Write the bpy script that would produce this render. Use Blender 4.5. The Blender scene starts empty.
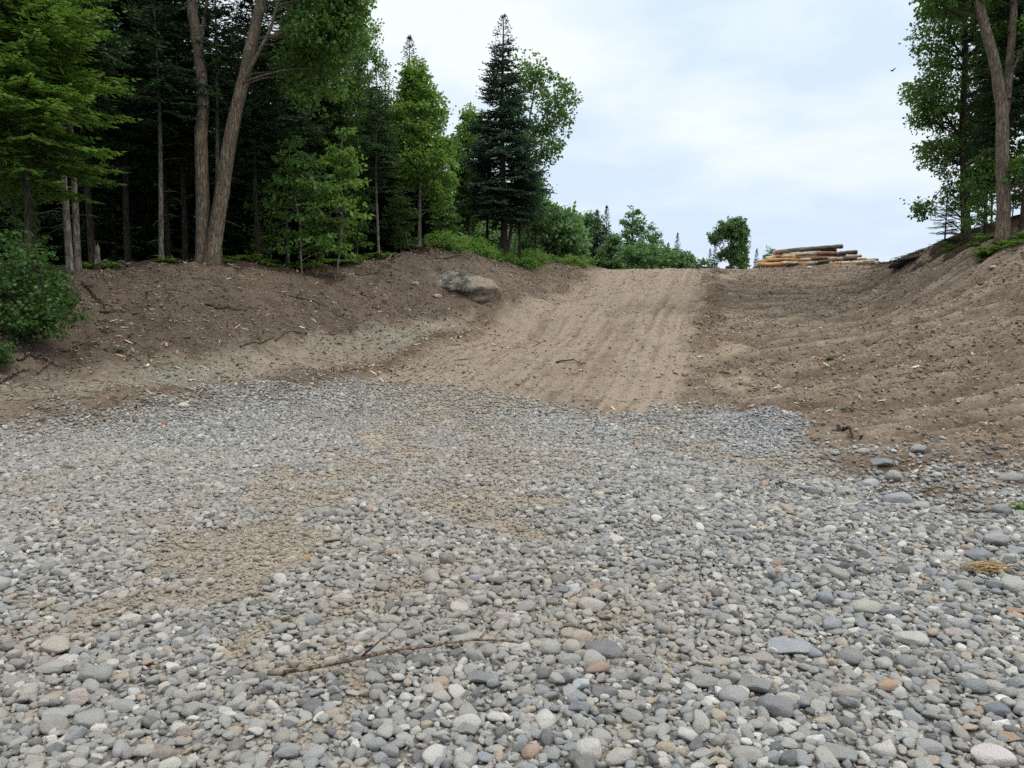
import bpy, bmesh, math, random
import numpy as np
from mathutils import Vector, Matrix, Euler

R = math.radians
rng = np.random.default_rng(7)
random.seed(7)
scene = bpy.context.scene
COL = scene.collection

# ------------------------------------------------------------------ camera model
F, CX, CY, H = 770.0, 512.0, 384.0, 1.6
HOR = 325.0
PITCH = math.atan((CY - HOR) / F)
CP, SP = math.cos(PITCH), math.sin(PITCH)


def project(X, Y, Z):
    v = Z - H
    d = np.maximum(Y * CP - v * SP, 0.4)
    u = Y * SP + v * CP
    return CX + F * X / d, CY - F * u / d, d


def unproject(px, py, Y):
    a, b = (px - CX) / F, (CY - py) / F
    dy, dz = CP + b * SP, -SP + b * CP
    t = Y / dy
    return np.array([a * t, Y, H + dz * t])


# ------------------------------------------------------------------ noise
_tab = np.random.default_rng(3).random((256, 256))


def vnoise(x, y):
    xi, yi = np.floor(x).astype(int), np.floor(y).astype(int)
    fx, fy = x - xi, y - yi
    fx, fy = fx * fx * (3 - 2 * fx), fy * fy * (3 - 2 * fy)
    a = _tab[xi & 255, yi & 255]; b = _tab[(xi + 1) & 255, yi & 255]
    c = _tab[xi & 255, (yi + 1) & 255]; d = _tab[(xi + 1) & 255, (yi + 1) & 255]
    return (a * (1 - fx) + b * fx) * (1 - fy) + (c * (1 - fx) + d * fx) * fy - 0.5


def fbm(x, y, o=4, g=0.5):
    s, a = 0.0, 1.0
    for k in range(o):
        s = s + a * vnoise(x * 2.03 ** k + 17.3 * k, y * 2.03 ** k + 9.1 * k)
        a *= g
    return s


def inpoly(px, py, poly):
    r = np.zeros(np.shape(px), bool)
    n = len(poly)
    for i in range(n):
        x0, y0 = poly[i]; x1, y1 = poly[(i + 1) % n]
        if y0 == y1: continue
        c = ((y0 > py) != (y1 > py)) & (px < (x1 - x0) * (py - y0) / (y1 - y0) + x0)
        r ^= c
    return r


def polydist(x, y, line):
    """distance to a polyline"""
    best = np.full(np.shape(x), 1e9)
    for (x0, y0), (x1, y1) in zip(line[:-1], line[1:]):
        dx, dy = x1 - x0, y1 - y0
        t = np.clip(((x - x0) * dx + (y - y0) * dy) / (dx * dx + dy * dy), 0, 1)
        best = np.minimum(best, np.hypot(x - x0 - t * dx, y - y0 - t * dy))
    return best


# ------------------------------------------------------------------ terrain (smooth surface through surveyed points)
PIX = [(0, 425, 12.2), (180, 405, 14.2), (350, 380, 17.2), (450, 393, 15.8), (560, 400, 15.2), (700, 410, 14.2), (790, 425, 12.2),
       (830, 470, 8.6), (930, 470, 8.6),
       (600, 271, 40), (655, 269, 40), (716, 269, 40), (489, 320, 25), (709, 316, 25), (600, 318, 25), (560, 293, 31.5), (712, 291, 31.5),
       (640, 350, 19.5), (440, 345, 21),
       (1024, 440, 9.6), (1024, 400, 11.6), (1024, 350, 15), (1024, 300, 19), (1024, 262, 22), (1024, 240, 24), (960, 253, 25.5),
       (960, 300, 21), (930, 350, 17), (940, 400, 12.7), (900, 261, 32), (930, 247, 31), (872, 275, 36), (862, 268, 40), (800, 269, 41),
       (800, 321, 24), (800, 291, 32), (720, 320, 24), (800, 380, 16.6), (890, 318, 24), (880, 290, 31),
       (0, 395, 13.2), (200, 376, 16.6), (330, 351, 20.6), (470, 325, 24.6), (0, 365, 14.2), (0, 330, 15.6), (60, 290, 18), (100, 270, 20),
       (205, 267, 20.6), (210, 310, 19), (300, 271, 23), (300, 310, 21), (375, 261, 26), (430, 251, 28.5), (480, 252, 30), (540, 261, 35),
       (580, 267, 38), (465, 296, 25), (520, 281, 30), (410, 290, 25), (120, 330, 17.2), (400, 318, 23)]
WLD = [(-8, 8, 0), (-4, 8, 0), (0, 8, 0), (4, 8, 0), (-8, 4, 0), (-3, 4, 0), (3, 4, 0), (7, 4, .08), (-6, 0, 0), (0, 0, 0), (6, 0, .05),
       (0, -6, 0), (-8, -6, 0), (8, -6, .1), (24, 24, 6), (30, 32, 7), (20, 12, 2.6), (13, 6, .7), (12, 0, .3), (30, 8, 4), (22, 40, 5.4),
       (-18, 28, 3.1), (-10, 30, 3.35), (-3, 36, 4.4), (-14, 42, 3.7), (-30, 22, 3.0), (-32, 42, 3.8), (0, 46, 4.4), (8, 48, 4.5), (16, 50, 4.6),
       (-14, 17, 2.6), (-14, 9, .7), (-12, 4, .1), (-22, 12, 2.2), (-8, 26, 3.15), (-5, 30, 3.7), (-13, 24, 2.95), (-60, 60, 4.4), (0, 64, 4.1), (60, 60, 5), (0, 100, 3), (-100, 100, 5),
       (100, 100, 5), (-200, 250, 2), (200, 250, 2), (0, 260, 1), (0, -20, -.2), (30, -20, 0), (-30, -20, 0), (10, 75, 3.9)]
CPTS = np.array([unproject(*p) for p in PIX] + [np.array(w, float) for w in WLD])


def _tps(r2):
    return 0.5 * r2 * np.log(np.maximum(r2, 1e-9))


def _fit():
    P = CPTS[:, :2] / 20.0
    n = len(P)
    r2 = ((P[:, None] - P[None]) ** 2).sum(-1)
    A = np.zeros((n + 3, n + 3))
    A[:n, :n] = _tps(r2) + np.eye(n) * 0.0015
    A[:n, n] = 1; A[:n, n + 1:] = P
    A[n, :n] = 1; A[n + 1:, :n] = P.T
    b = np.zeros(n + 3); b[:n] = CPTS[:, 2]
    return np.linalg.solve(A, b)


_W = _fit()


def base_h(x, y):
    x, y = np.atleast_1d(np.asarray(x, float)), np.atleast_1d(np.asarray(y, float))
    shp = x.shape
    x, y = x.ravel() / 20, y.ravel() / 20
    P = CPTS[:, :2] / 20
    out = np.empty(len(x))
    for i in range(0, len(x), 60000):
        xs, ys = x[i:i + 60000], y[i:i + 60000]
        r2 = (xs[:, None] - P[None, :, 0]) ** 2 + (ys[:, None] - P[None, :, 1]) ** 2
        out[i:i + 60000] = _tps(r2) @ _W[:len(P)] + _W[-3] + _W[-2] * xs + _W[-1] * ys
    return out.reshape(shp)


# --- zones, laid out on the plan (polygons surveyed from the picture)
GRAVEL = [(-1400, 520), (-300, 440), (0, 424), (90, 418), (180, 402), (290, 386), (345, 379), (385, 388), (470, 391), (545, 404), (600, 412), (690, 416),
          (735, 408), (770, 411), (797, 426), (800, 450), (832, 470), (870, 492), (915, 494), (980, 500), (1040, 492), (1700, 560),
          (4000, 9000), (-4000, 9000)]
ROAD = [(345, 381), (440, 336), (520, 303), (600, 271), (640, 255), (720, 255), (716, 275), (712, 300), (706, 350), (704, 420), (600, 420),
        (545, 410), (470, 396), (385, 393)]
TRACK = [(-200, 405), (-20, 386), (90, 370), (200, 352), (330, 334), (400, 322), (480, 311), (560, 290), (540, 305), (460, 336), (370, 362), (200, 389), (60, 410), (-200, 445)]
FOREST_LEFT = [(-60, 14), (-16, 17), (-11.8, 19.4), (-8.2, 20.9), (-6, 23.4), (-4.2, 26.5), (-3, 29.2), (-1.2, 31.4), (1, 36), (3, 42), (3, 120), (-200, 120), (-200, 14)]
FOREST_RIGHT = [(14.2, 27), (16.3, 24.6), (20, 22.5), (40, 17), (200, 17), (200, 120), (20, 60), (17.5, 33)]
PATCH = [(215, 550, 105, 15, -32, .95), (335, 478, 70, 9, -30, .8), (498, 520, 42, 17, 10, .9), (245, 690, 95, 14, -33, .7), (635, 694, 48, 17, -10, .7),
         (520, 470, 40, 6, 0, .4), (725, 452, 75, 13, 12, .6), (400, 600, 70, 9, -33, .55), (640, 740, 70, 14, 0, .5), (300, 640, 60, 12, -30, .5),
         (880, 650, 40, 12, 10, .35), (790, 470, 60, 9, 10, .6), (60, 598, 40, 12, 0, .5), (45, 655, 50, 10, 0, .35), (570, 620, 24, 10, 0, .5), (430, 450, 60, 5, -15, .35), (390, 445, 70, 10, -28, .75), (140, 615, 70, 12, -35, .6), (500, 450, 22, 40, 0, .4), (180, 745, 60, 12, -35, .5)]


def patch_mask(px, py):
    m = np.zeros(np.shape(px))
    for cx, cy, rx, ry, an, s in PATCH:
        c, q = math.cos(R(an)), math.sin(R(an))
        dx, dy = px - cx, py - cy
        u, v = (dx * c + dy * q) / rx, (-dx * q + dy * c) / ry
        m = np.maximum(m, s * np.exp(-.5 * (u * u + v * v) ** 1.3))
    return m


ROAD_R = [tuple(unproject(*p)[:2]) for p in [(700, 408, 14.3), (706, 350, 19), (709, 316, 25), (713, 291, 31.5), (717, 268, 40)]]
ROAD_L = [tuple(unproject(*p)[:2]) for p in [(190, 405, 14.3), (350, 378, 17.4), (440, 338, 22), (489, 319, 25.2), (560, 293, 31.5), (600, 271, 40)]]

RIM_L = [tuple(unproject(*p)[:2]) for p in [(-60, 424, 12.4), (60, 413, 13.2), (150, 401, 14.2), (240, 386, 15.8), (330, 372, 17.6)]]


def groove(x, y):
    """sharp-bottomed furrows with rounded banks, -1..0"""
    n = np.abs(vnoise(x, y)) * 2
    return -np.clip(1 - n * 2.6, 0, 1) ** 1.5


def zones(x, y, z):
    px, py, d = project(x, y, z)
    k = np.clip(14.0 / np.maximum(d, 2), .3, 4)
    nx, ny = fbm(x * 1.3, y * 1.3, 4), fbm(x * 1.3 + 50, y * 1.3 + 20, 4)
    g = np.zeros(np.shape(x)); rd = np.zeros(np.shape(x)); tr = np.zeros(np.shape(x))
    rs = np.random.default_rng(5)
    for i in range(10):
        f_ = 1.0 if i < 7 else 3.2
        jx, jy = rs.normal(0, 5) * f_, rs.normal(0, 3.0) * f_
        qx, qy = px + nx * 46 * k + jx * k, py + ny * 15 * k + jy * k
        rx, ry = px + nx * 120 * k + jx * 3 * k, py + ny * 15 * k + jy * k
        g += inpoly(qx, qy, GRAVEL); rd += inpoly(rx, ry, ROAD); tr += inpoly(px + nx * 30 * k + jx * k, py + ny * 12 * k + jy * k, TRACK)
    g, rd, tr = g / 10, rd / 10, tr / 10
    g = np.where(y < 3, 1.0, g)
    fl = inpoly(x + nx * 1.5, y + ny * 1.5, FOREST_LEFT) * 1.0
    fr = inpoly(x + nx * 1.5, y + ny * 1.5, FOREST_RIGHT) * 1.0
    left = 1 / (1 + np.exp(-np.clip((0.28 * (y - 15) - 3.2 - x) / 0.9, -30, 30)))     # left of the road axis
    dark = left * (1 - tr * .8)
    n5 = fbm(x * 4.5, y * 4.5, 3)
    pt = np.clip(patch_mask(px + nx * 60 * k, py + ny * 22 * k) * (1.1 + .8 * n5), 0, 1)
    return dict(gravel=g, road=rd, track=tr, forest=np.maximum(fl, fr), dark=dark, patch=pt, px=px, py=py)


def relief(x, y, zn):
    g, rd = zn['gravel'], zn['road']
    rough = (1 - g) * (1 - rd) * (1 - .75 * zn['track'])
    z = fbm(x * .55, y * .55, 4) * (.03 + .07 * rough)
    z = z + (fbm(x * 3.1, y * 3.1, 4) * .05 + np.abs(fbm(x * 6.3 + 9, y * 6.3, 3)) * .05) * (rough * (.55 + .75 * zn['dark']))
    z = z + fbm(x * 2.3, y * 2.3, 3) * .035 * g
    # bulldozer drag marks on the right-hand slope, running across it
    right = rough * (1 - zn['dark'])
    w = x * .34 - y * .06 + .7 * fbm(x * .12, y * .12, 2)
    band = y * 1.0 - .22 * x + .012 * (x - 9) ** 2 * np.sign(x - 9) + 1.2 * fbm(x * .16, y * .16, 2)
    z = z + right * (vnoise(w * .8, band * 1.6) * .10 + .17 * groove(w * .8 + 20, band * 1.5) + .10 * groove(w * 1.2 + 40, band * 3.4) + .06 * groove(w * 1.5 + 70, band * 6.5))
    zn['furrow_shade'] = right * np.clip(-1.6 * groove(w * .8 + 20, band * 1.5) - 1.2 * groove(w * 1.2 + 40, band * 3.4) - 1.0 * groove(w * 1.5 + 70, band * 6.5) - .15, 0, 1)
    z = z + (rough + .35 * rd) * (fbm(x * 8, y * 8, 2) * .030)
    # wheel marks along the road
    v = (x - (0.277 * (y - 15) + .05))
    wv = v + .25 * vnoise(x * .2 + 3, y * .15)
    st = vnoise(wv * 2.1, y * .07) * .5 + vnoise(wv * 5.5, y * .13 + 7) * .6 + vnoise(wv * 11, y * .25 + 3) * .4
    z = z + rd * (st * .085 + vnoise(wv * 11, y * .5 + 7) * .03 + fbm(x * 4, y * 4, 4) * .05)
    rut = sum(np.exp(-((wv - c_ - .3 * vnoise(y * .12 + c_ * 7, y * 0 + c_)) / w_) ** 2) * a_ for c_, w_, a_ in ((-1.9, .07, .7), (-1.65, .09, .8), (-1.2, .06, .6), (-.45, .08, .7), (-.2, .06, .6), (.3, .07, .6), (.62, .08, .9), (.85, .06, .7), (1.6, .10, 1.0), (1.85, .08, 1.0), (2.25, .09, .9), (2.6, .07, .6)))
    rut = rut * np.clip(.6 + 2.4 * fbm(x * 1.4, y * .5, 4), 0, 1.5)
    z = z - rd * rut * .06
    zn['streak'] = rd * np.clip(rut * .9 - st * 1.6 - .12 + .7 * fbm(x * 1.5, y * .8, 3), 0, 1)
    lf = rough * zn['dark']
    z = z + lf * (np.abs(fbm(x * 1.7 + 3, y * 1.7, 4)) * .16 + vnoise(x * .5, y * 2.2 + x * .5) * .12)
    # loose windrows at both edges of the road
    j = 1 + .9 * fbm(x * 1.5, y * 1.5, 3)
    dr = polydist(x + .25 * fbm(x * .9, y * .9, 3), y, ROAD_R); dl = polydist(x + .3 * fbm(x * .9 + 5, y * .9, 3), y, ROAD_L)
    rdg = np.exp(-(dr / .42) ** 2) * np.clip(1.1 + 2.0 * fbm(x * .6, y * .6, 3), .2, 1.4) + np.exp(-(dl / .34) ** 2)
    z = z + rdg * .10 * j * (1 - g * .8)
    # long windrow of loose soil between side track and gravel
    dt = polydist(x + .5 * fbm(x * .7 + 2, y * .7, 3), y, RIM_L)
    rim = np.exp(-(dt / .55) ** 2)
    z = z + rim * (.10 + .10 * fbm(x * 2.5, y * 2.5, 3))
    g1, g2 = groove(x * .28 + 11, y * 1.3 + x * .3 + .8 * fbm(x * .3, y * .3, 2)), groove(x * .5 + 31, y * 2.6 + x * .6 + .8 * fbm(x * .3, y * .3, 2))
    z = z + lf * (.10 * g1 + .07 * g2)
    zn['furrow_shade'] = zn['furrow_shade'] + lf * np.clip(-g1 - .9 * g2 - .15, 0, 1) * .8
    # humps: brow of the bank, blue stone heap, small heaps
    for (hx, hy, r, a) in HUMPS:
        z = z + a * np.exp(-((x - hx) ** 2 + (y - hy) ** 2) / r ** 2)
    zn['ridge'] = np.clip(rdg * j + rim * (1 + 1.2 * fbm(x * 1.7, y * 1.7, 3)), 0, 1)
    return z


def W2(px, py, Y):
    p = unproject(px, py, Y); return p[0], p[1]


HUMPS = [(*W2(768, 425, 12.6), .45, .20), (*W2(735, 425, 12.4), .6, .06), (*W2(440, 256, 28), 1.2, .12), (*W2(120, 400, 14), .9, .10), (*W2(30, 420, 12.6), .6, .06),
         (*W2(220, 395, 15), .8, .08), (*W2(930, 462, 8.9), .7, .05), (*W2(905, 255, 32.5), 1.0, .10), (*W2(800, 268, 41.5), 2.0, .15), (*W2(835, 268, 41.5), 1.8, .15)]


def ground_h(x, y):
    x, y = np.atleast_1d(np.asarray(x, float)), np.atleast_1d(np.asarray(y, float))
    b = base_h(x, y)
    zn = zones(x, y, b)
    return b + relief(x, y, zn), zn


def gz(x, y):
    return float(ground_h([x], [y])[0][0])


def hit(px, py, far=60.0):
    """point on the ground seen in direction (px, py)"""
    a, b = (px - CX) / F, (CY - py) / F
    dx, dy, dz = a, CP + b * SP, -SP + b * CP
    t = np.geomspace(1.5, far, 700)
    h = ground_h(dx * t, dy * t)[0] - (H + dz * t)
    k = np.argmax(h > 0)
    if h[k] <= 0: k = len(t) - 1
    t0, t1 = t[max(k - 1, 0)], t[k]
    h0, h1 = h[max(k - 1, 0)], h[k]
    tt = t0 + (t1 - t0) * (0 - h0) / (h1 - h0 + 1e-9) if k > 0 else t0
    return np.array([dx * tt, dy * tt, H + dz * tt]), tt


def foot(px, Y):
    X = (px - CX) / F * Y
    for _ in range(3):
        z = gz(X, Y)
        X = (px - CX) / F * (Y * CP - (z - H) * SP)
    return np.array([X, Y, gz(X, Y)])


# ------------------------------------------------------------------ object helpers
def mesh(name, V, Fc, mats=(), smooth=False, fattr=None):
    V = np.asarray(V, np.float32); Fc = np.asarray(Fc, np.int32)
    me = bpy.data.meshes.new(name)
    n, k = Fc.shape
    me.vertices.add(len(V)); me.vertices.foreach_set('co', V.ravel())
    me.loops.add(n * k); me.loops.foreach_set('vertex_index', Fc.ravel())
    me.polygons.add(n); me.polygons.foreach_set('loop_start', np.arange(0, n * k, k, dtype=np.int32))
    me.update(calc_edges=True)
    if smooth: me.polygons.foreach_set('use_smooth', np.ones(n, bool))
    for a, v in (fattr or {}).items():
        at = me.attributes.new(a, 'FLOAT', 'FACE'); at.data.foreach_set('value', np.asarray(v, np.float32))
    for m in mats: me.materials.append(m)
    return me


def obj(name, data, parent=None, loc=None):
    o = bpy.data.objects.new(name, data); COL.objects.link(o)
    if parent: o.parent = parent
    if loc is not None: o.location = loc
    return o


def tag(o, label=None, cat=None, group=None, kind=None):
    if label: o['label'] = label
    if cat: o['category'] = cat
    if group: o['group'] = group
    if kind: o['kind'] = kind
    return o


def thing(name, label, cat, loc, rz=0, group=None, s=1.0):
    o = bpy.data.objects.new(name, None); COL.objects.link(o)
    o.empty_display_size = .2
    o.location = loc; o.rotation_euler = (0, 0, rz)
    o.scale = (s, s, s) if np.isscalar(s) else s
    return tag(o, label, cat, group)


def tube(pts, rad, n=6, cap=True):
    pts = np.asarray(pts, float); m = len(pts)
    rad = np.broadcast_to(np.asarray(rad, float), (m,))
    tan = np.gradient(pts, axis=0); tan /= np.linalg.norm(tan, axis=1)[:, None] + 1e-9
    ref = np.array([0, 0, 1.0]) if abs(tan[0, 2]) < .9 else np.array([1.0, 0, 0])
    V = []
    for i in range(m):
        u = np.cross(tan[i], ref); u /= np.linalg.norm(u) + 1e-9
        v = np.cross(tan[i], u); ref = np.cross(u, tan[i]) if abs(tan[i] @ ref) > .95 else ref
        a = np.arange(n) * 2 * math.pi / n
        V.append(pts[i] + rad[i] * (np.cos(a)[:, None] * u + np.sin(a)[:, None] * v))
    V = np.concatenate(V)
    i = np.arange(m - 1)[:, None] * n; j = np.arange(n)[None]; j2 = (j + 1) % n
    Fq = np.stack([i + j, i + j2, i + n + j2, i + n + j], -1).reshape(-1, 4)
    if cap:
        V = np.concatenate([V, pts[:1], pts[-1:]])
        a, b = len(V) - 2, len(V) - 1
        jj = np.arange(0, n)
        c1 = np.stack([np.full(n, a), (jj + 1) % n, jj, jj], -1)
        # two-edge quads are illegal: use pairs of rim edges
        e = np.arange(0, n, 2)
        c1 = np.stack([np.full(len(e), a), (e + 2) % n, (e + 1) % n, e], -1)
        o = (m - 1) * n
        c2 = np.stack([np.full(len(e), b), o + e, o + (e + 1) % n, o + (e + 2) % n], -1)
        Fq = np.concatenate([Fq, c1, c2])
    return V, Fq


class MB:
    def __init__(s): s.V, s.F, s.n, s.A = [], [], 0, []

    def add(s, V, Fq, a=0.0):
        s.V.append(V); s.F.append(Fq + s.n); s.n += len(V)
        s.A.append(np.broadcast_to(np.asarray(a, float), (len(Fq),)))

    def tube(s, pts, rad, n=6, cap=True, a=0.0): s.add(*tube(pts, rad, n, cap), a)

    def mesh(s, name, mats=(), smooth=True, attr='leafv'):
        return mesh(name, np.concatenate(s.V), np.concatenate(s.F), mats, smooth, {attr: np.concatenate(s.A)})


def smooth_path(pts, n):
    pts = np.asarray(pts, float)
    t = np.concatenate([[0], np.cumsum(np.linalg.norm(np.diff(pts, axis=0), axis=1))])
    q = np.linspace(0, t[-1], n)
    L = np.stack([np.interp(q, t, pts[:, k]) for k in range(3)], -1)
    for _ in range(2):
        L[1:-1] = (L[:-2] + 2 * L[1:-1] + L[2:]) / 4
    return L


# ------------------------------------------------------------------ materials
def newmat(name):
    m = bpy.data.materials.new(name); m.use_nodes = True
    nt = m.node_tree
    for n in list(nt.nodes): nt.nodes.remove(n)
    out = nt.nodes.new('ShaderNodeOutputMaterial')
    return m, nt, out


class NB:
    """small node-tree writer"""
    def __init__(s, nt): s.nt = nt

    def n(s, t, **kw):
        nd = s.nt.nodes.new(t)
        for k, v in kw.items():
            if k in nd.inputs.keys(): s.put(nd.inputs[k], v)
            else: setattr(nd, k, v)
        return nd

    def put(s, sock, v):
        if hasattr(v, 'is_output'): s.nt.links.new(v, sock)
        else:
            if hasattr(sock.default_value, '__len__') and len(sock.default_value) == 4 and len(v) == 3: v = (*v, 1)
            sock.default_value = v

    def noise(s, vec, scale, detail=4, rough=.55, w=None):
        nd = s.n('ShaderNodeTexNoise', Scale=scale, Detail=detail, Roughness=rough)
        s.put(nd.inputs['Vector'], vec)
        return nd.outputs[0]

    def vor(s, vec, scale, feature='F1'):
        nd = s.n('ShaderNodeTexVoronoi', feature=feature, Scale=scale)
        s.put(nd.inputs['Vector'], vec)
        return nd

    def ramp(s, fac, stops, interp='LINEAR'):
        nd = s.n('ShaderNodeValToRGB'); r = nd.color_ramp; r.interpolation = interp
        while len(r.elements) < len(stops): r.elements.new(.5)
        for e, (p, c) in zip(r.elements, stops):
            e.position = p; e.color = (*c, 1) if len(c) == 3 else c
        s.put(nd.inputs[0], fac); return nd.outputs[0]

    def mix(s, f, a, b, mode='MIX'):
        nd = s.n('ShaderNodeMix', data_type='RGBA', blend_type=mode)
        s.put(nd.inputs[0], f)
        for i, v in ((6, a), (7, b)): s.put(nd.inputs[i], v)
        return nd.outputs[2]

    def math(s, op, a, b=0.0, c=None, clamp=False):
        nd = s.n('ShaderNodeMath', operation=op, use_clamp=clamp)
        s.put(nd.inputs[0], a); s.put(nd.inputs[1], b)
        if c is not None: s.put(nd.inputs[2], c)
        return nd.outputs[0]

    def rng(s, v, a, b, c=0.0, d=1.0):
        nd = s.n('ShaderNodeMapRange'); s.put(nd.inputs[0], v)
        for i, q in enumerate((a, b, c, d)): nd.inputs[i + 1].default_value = q
        return nd.outputs[0]

    def attr(s, name, typ='GEOMETRY'):
        return s.n('ShaderNodeAttribute', attribute_name=name, attribute_type=typ)

    def bump(s, h, strength, dist):
        nd = s.n('ShaderNodeBump', Strength=strength, Distance=dist); s.put(nd.inputs['Height'], h); return nd.outputs[0]

    def principled(s, col, rough=.8, spec=.3, normal=None):
        nd = s.n('ShaderNodeBsdfPrincipled')
        s.put(nd.inputs['Base Color'], col); s.put(nd.inputs['Roughness'], rough); s.put(nd.inputs['Specular IOR Level'], spec)
        if normal is not None: s.put(nd.inputs['Normal'], normal)
        return nd.outputs[0]


def scl(b, vec, s3):
    nd = b.n('ShaderNodeMapping'); b.put(nd.inputs[0], vec); nd.inputs['Scale'].default_value = s3; return nd.outputs[0]


def leaf_mat(name, dark, mid, light, trans=.3, rough=.55):
    m, nt, out = newmat(name); b = NB(nt)
    v = b.attr('leafv').outputs['Fac']
    oi = b.n('ShaderNodeObjectInfo')
    vv = b.math('ADD', b.math('MULTIPLY', v, .8), b.math('MULTIPLY', oi.outputs['Random'], .2))
    c = b.ramp(vv, [(0, dark), (.5, mid), (1, light)])
    p = b.principled(c, rough, .25)
    t = b.n('ShaderNodeBsdfTranslucent'); b.put(t.inputs[0], b.mix(.5, c, (light[0] * 1.2, light[1] * 1.2, light[2] * .7)))
    mx = b.n('ShaderNodeMixShader'); mx.inputs[0].default_value = trans
    nt.links.new(p, mx.inputs[1]); nt.links.new(t.outputs[0], mx.inputs[2]); nt.links.new(mx.outputs[0], out.inputs[0])
    return m


def bark_mat(name, a, c, patch=None):
    m, nt, out = newmat(name); b = NB(nt)
    co = b.n('ShaderNodeTexCoord').outputs['Object']
    n0 = b.noise(scl(b, co, (1, 1, .18)), 22, 5, .65)
    vd = b.vor(scl(b, co, (1, 1, .16)), 15, 'DISTANCE_TO_EDGE').outputs['Distance']
    n1 = b.math('SUBTRACT', n0, b.rng(vd, .0, .10, .22, 0))
    n2 = b.noise(co, 2.5, 3)
    col = b.ramp(n1, [(.3, tuple(x * .45 for x in a)), (.5, a), (.72, c)])
    if patch: col = b.mix(b.rng(n2, .52, .62), col, patch)
    h = b.math('ADD', n1, b.math('MULTIPLY', n2, .4))
    nt.links.new(b.principled(col, .9, .15, b.bump(h, 1.0, .06)), out.inputs[0])
    return m


LEAF = dict(
    shrub=leaf_mat('shrub_leaves', (.026, .062, .016), (.050, .108, .026), (.088, .165, .040), .34),
    spruce=leaf_mat('spruce_needles', (.016, .038, .025), (.034, .070, .044), (.060, .112, .068), .18),
    fir=leaf_mat('fir_needles', (.015, .036, .016), (.032, .072, .028), (.062, .120, .046), .2),
    hemlock=leaf_mat('young_hemlock_needles', (.045, .095, .016), (.090, .175, .026), (.150, .255, .040), .38),
    maple=leaf_mat('maple_leaves', (.036, .082, .019), (.075, .152, .034), (.130, .228, .052), .42),
    bright=leaf_mat('sapling_leaves', (.052, .11, .022), (.105, .205, .036), (.175, .285, .058), .44),
    far=leaf_mat('distant_leaves', (.055, .118, .042), (.098, .185, .068), (.14, .235, .094), .38),
    fern=leaf_mat('fern_fronds', (.055, .115, .020), (.105, .190, .032), (.165, .255, .05), .38),
    blue=leaf_mat('distant_spruce_needles', (.020, .046, .036), (.036, .072, .054), (.055, .100, .070), .12))
BARK = dict(
    maple=bark_mat('maple_bark', (.165, .128, .092), (.30, .245, .185), (.11, .092, .064)),
    conifer=bark_mat('conifer_bark', (.060, .048, .038), (.13, .11, .09)),
    pale=bark_mat('pale_sapling_bark', (.17, .155, .125), (.31, .28, .23), (.09, .08, .06)),
    twig=bark_mat('fresh_twig_bark', (.21, .155, .115), (.33, .26, .20)), dead=bark_mat('dead_branch_bark', (.13, .10, .075), (.27, .22, .17)))


# ------------------------------------------------------------------ foliage builders
def diamonds(O, D, L, Wd, seed=0, upbias=1.0, at=.45):
    """flat pointed blades: origin, direction, length, half width"""
    r = np.random.default_rng(seed)
    n = len(O)
    D = D / (np.linalg.norm(D, axis=1)[:, None] + 1e-9)
    up = r.normal(0, 1, (n, 3)); up[:, 2] += upbias
    S = np.cross(D, up); S /= np.linalg.norm(S, axis=1)[:, None] + 1e-9
    L, Wd = L[:, None], Wd[:, None]
    V = np.stack([O, O + D * L * at + S * Wd, O + D * L, O + D * L * at - S * Wd], 1).reshape(-1, 3)
    Fq = np.arange(4 * n).reshape(n, 4)
    return V, Fq


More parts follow.
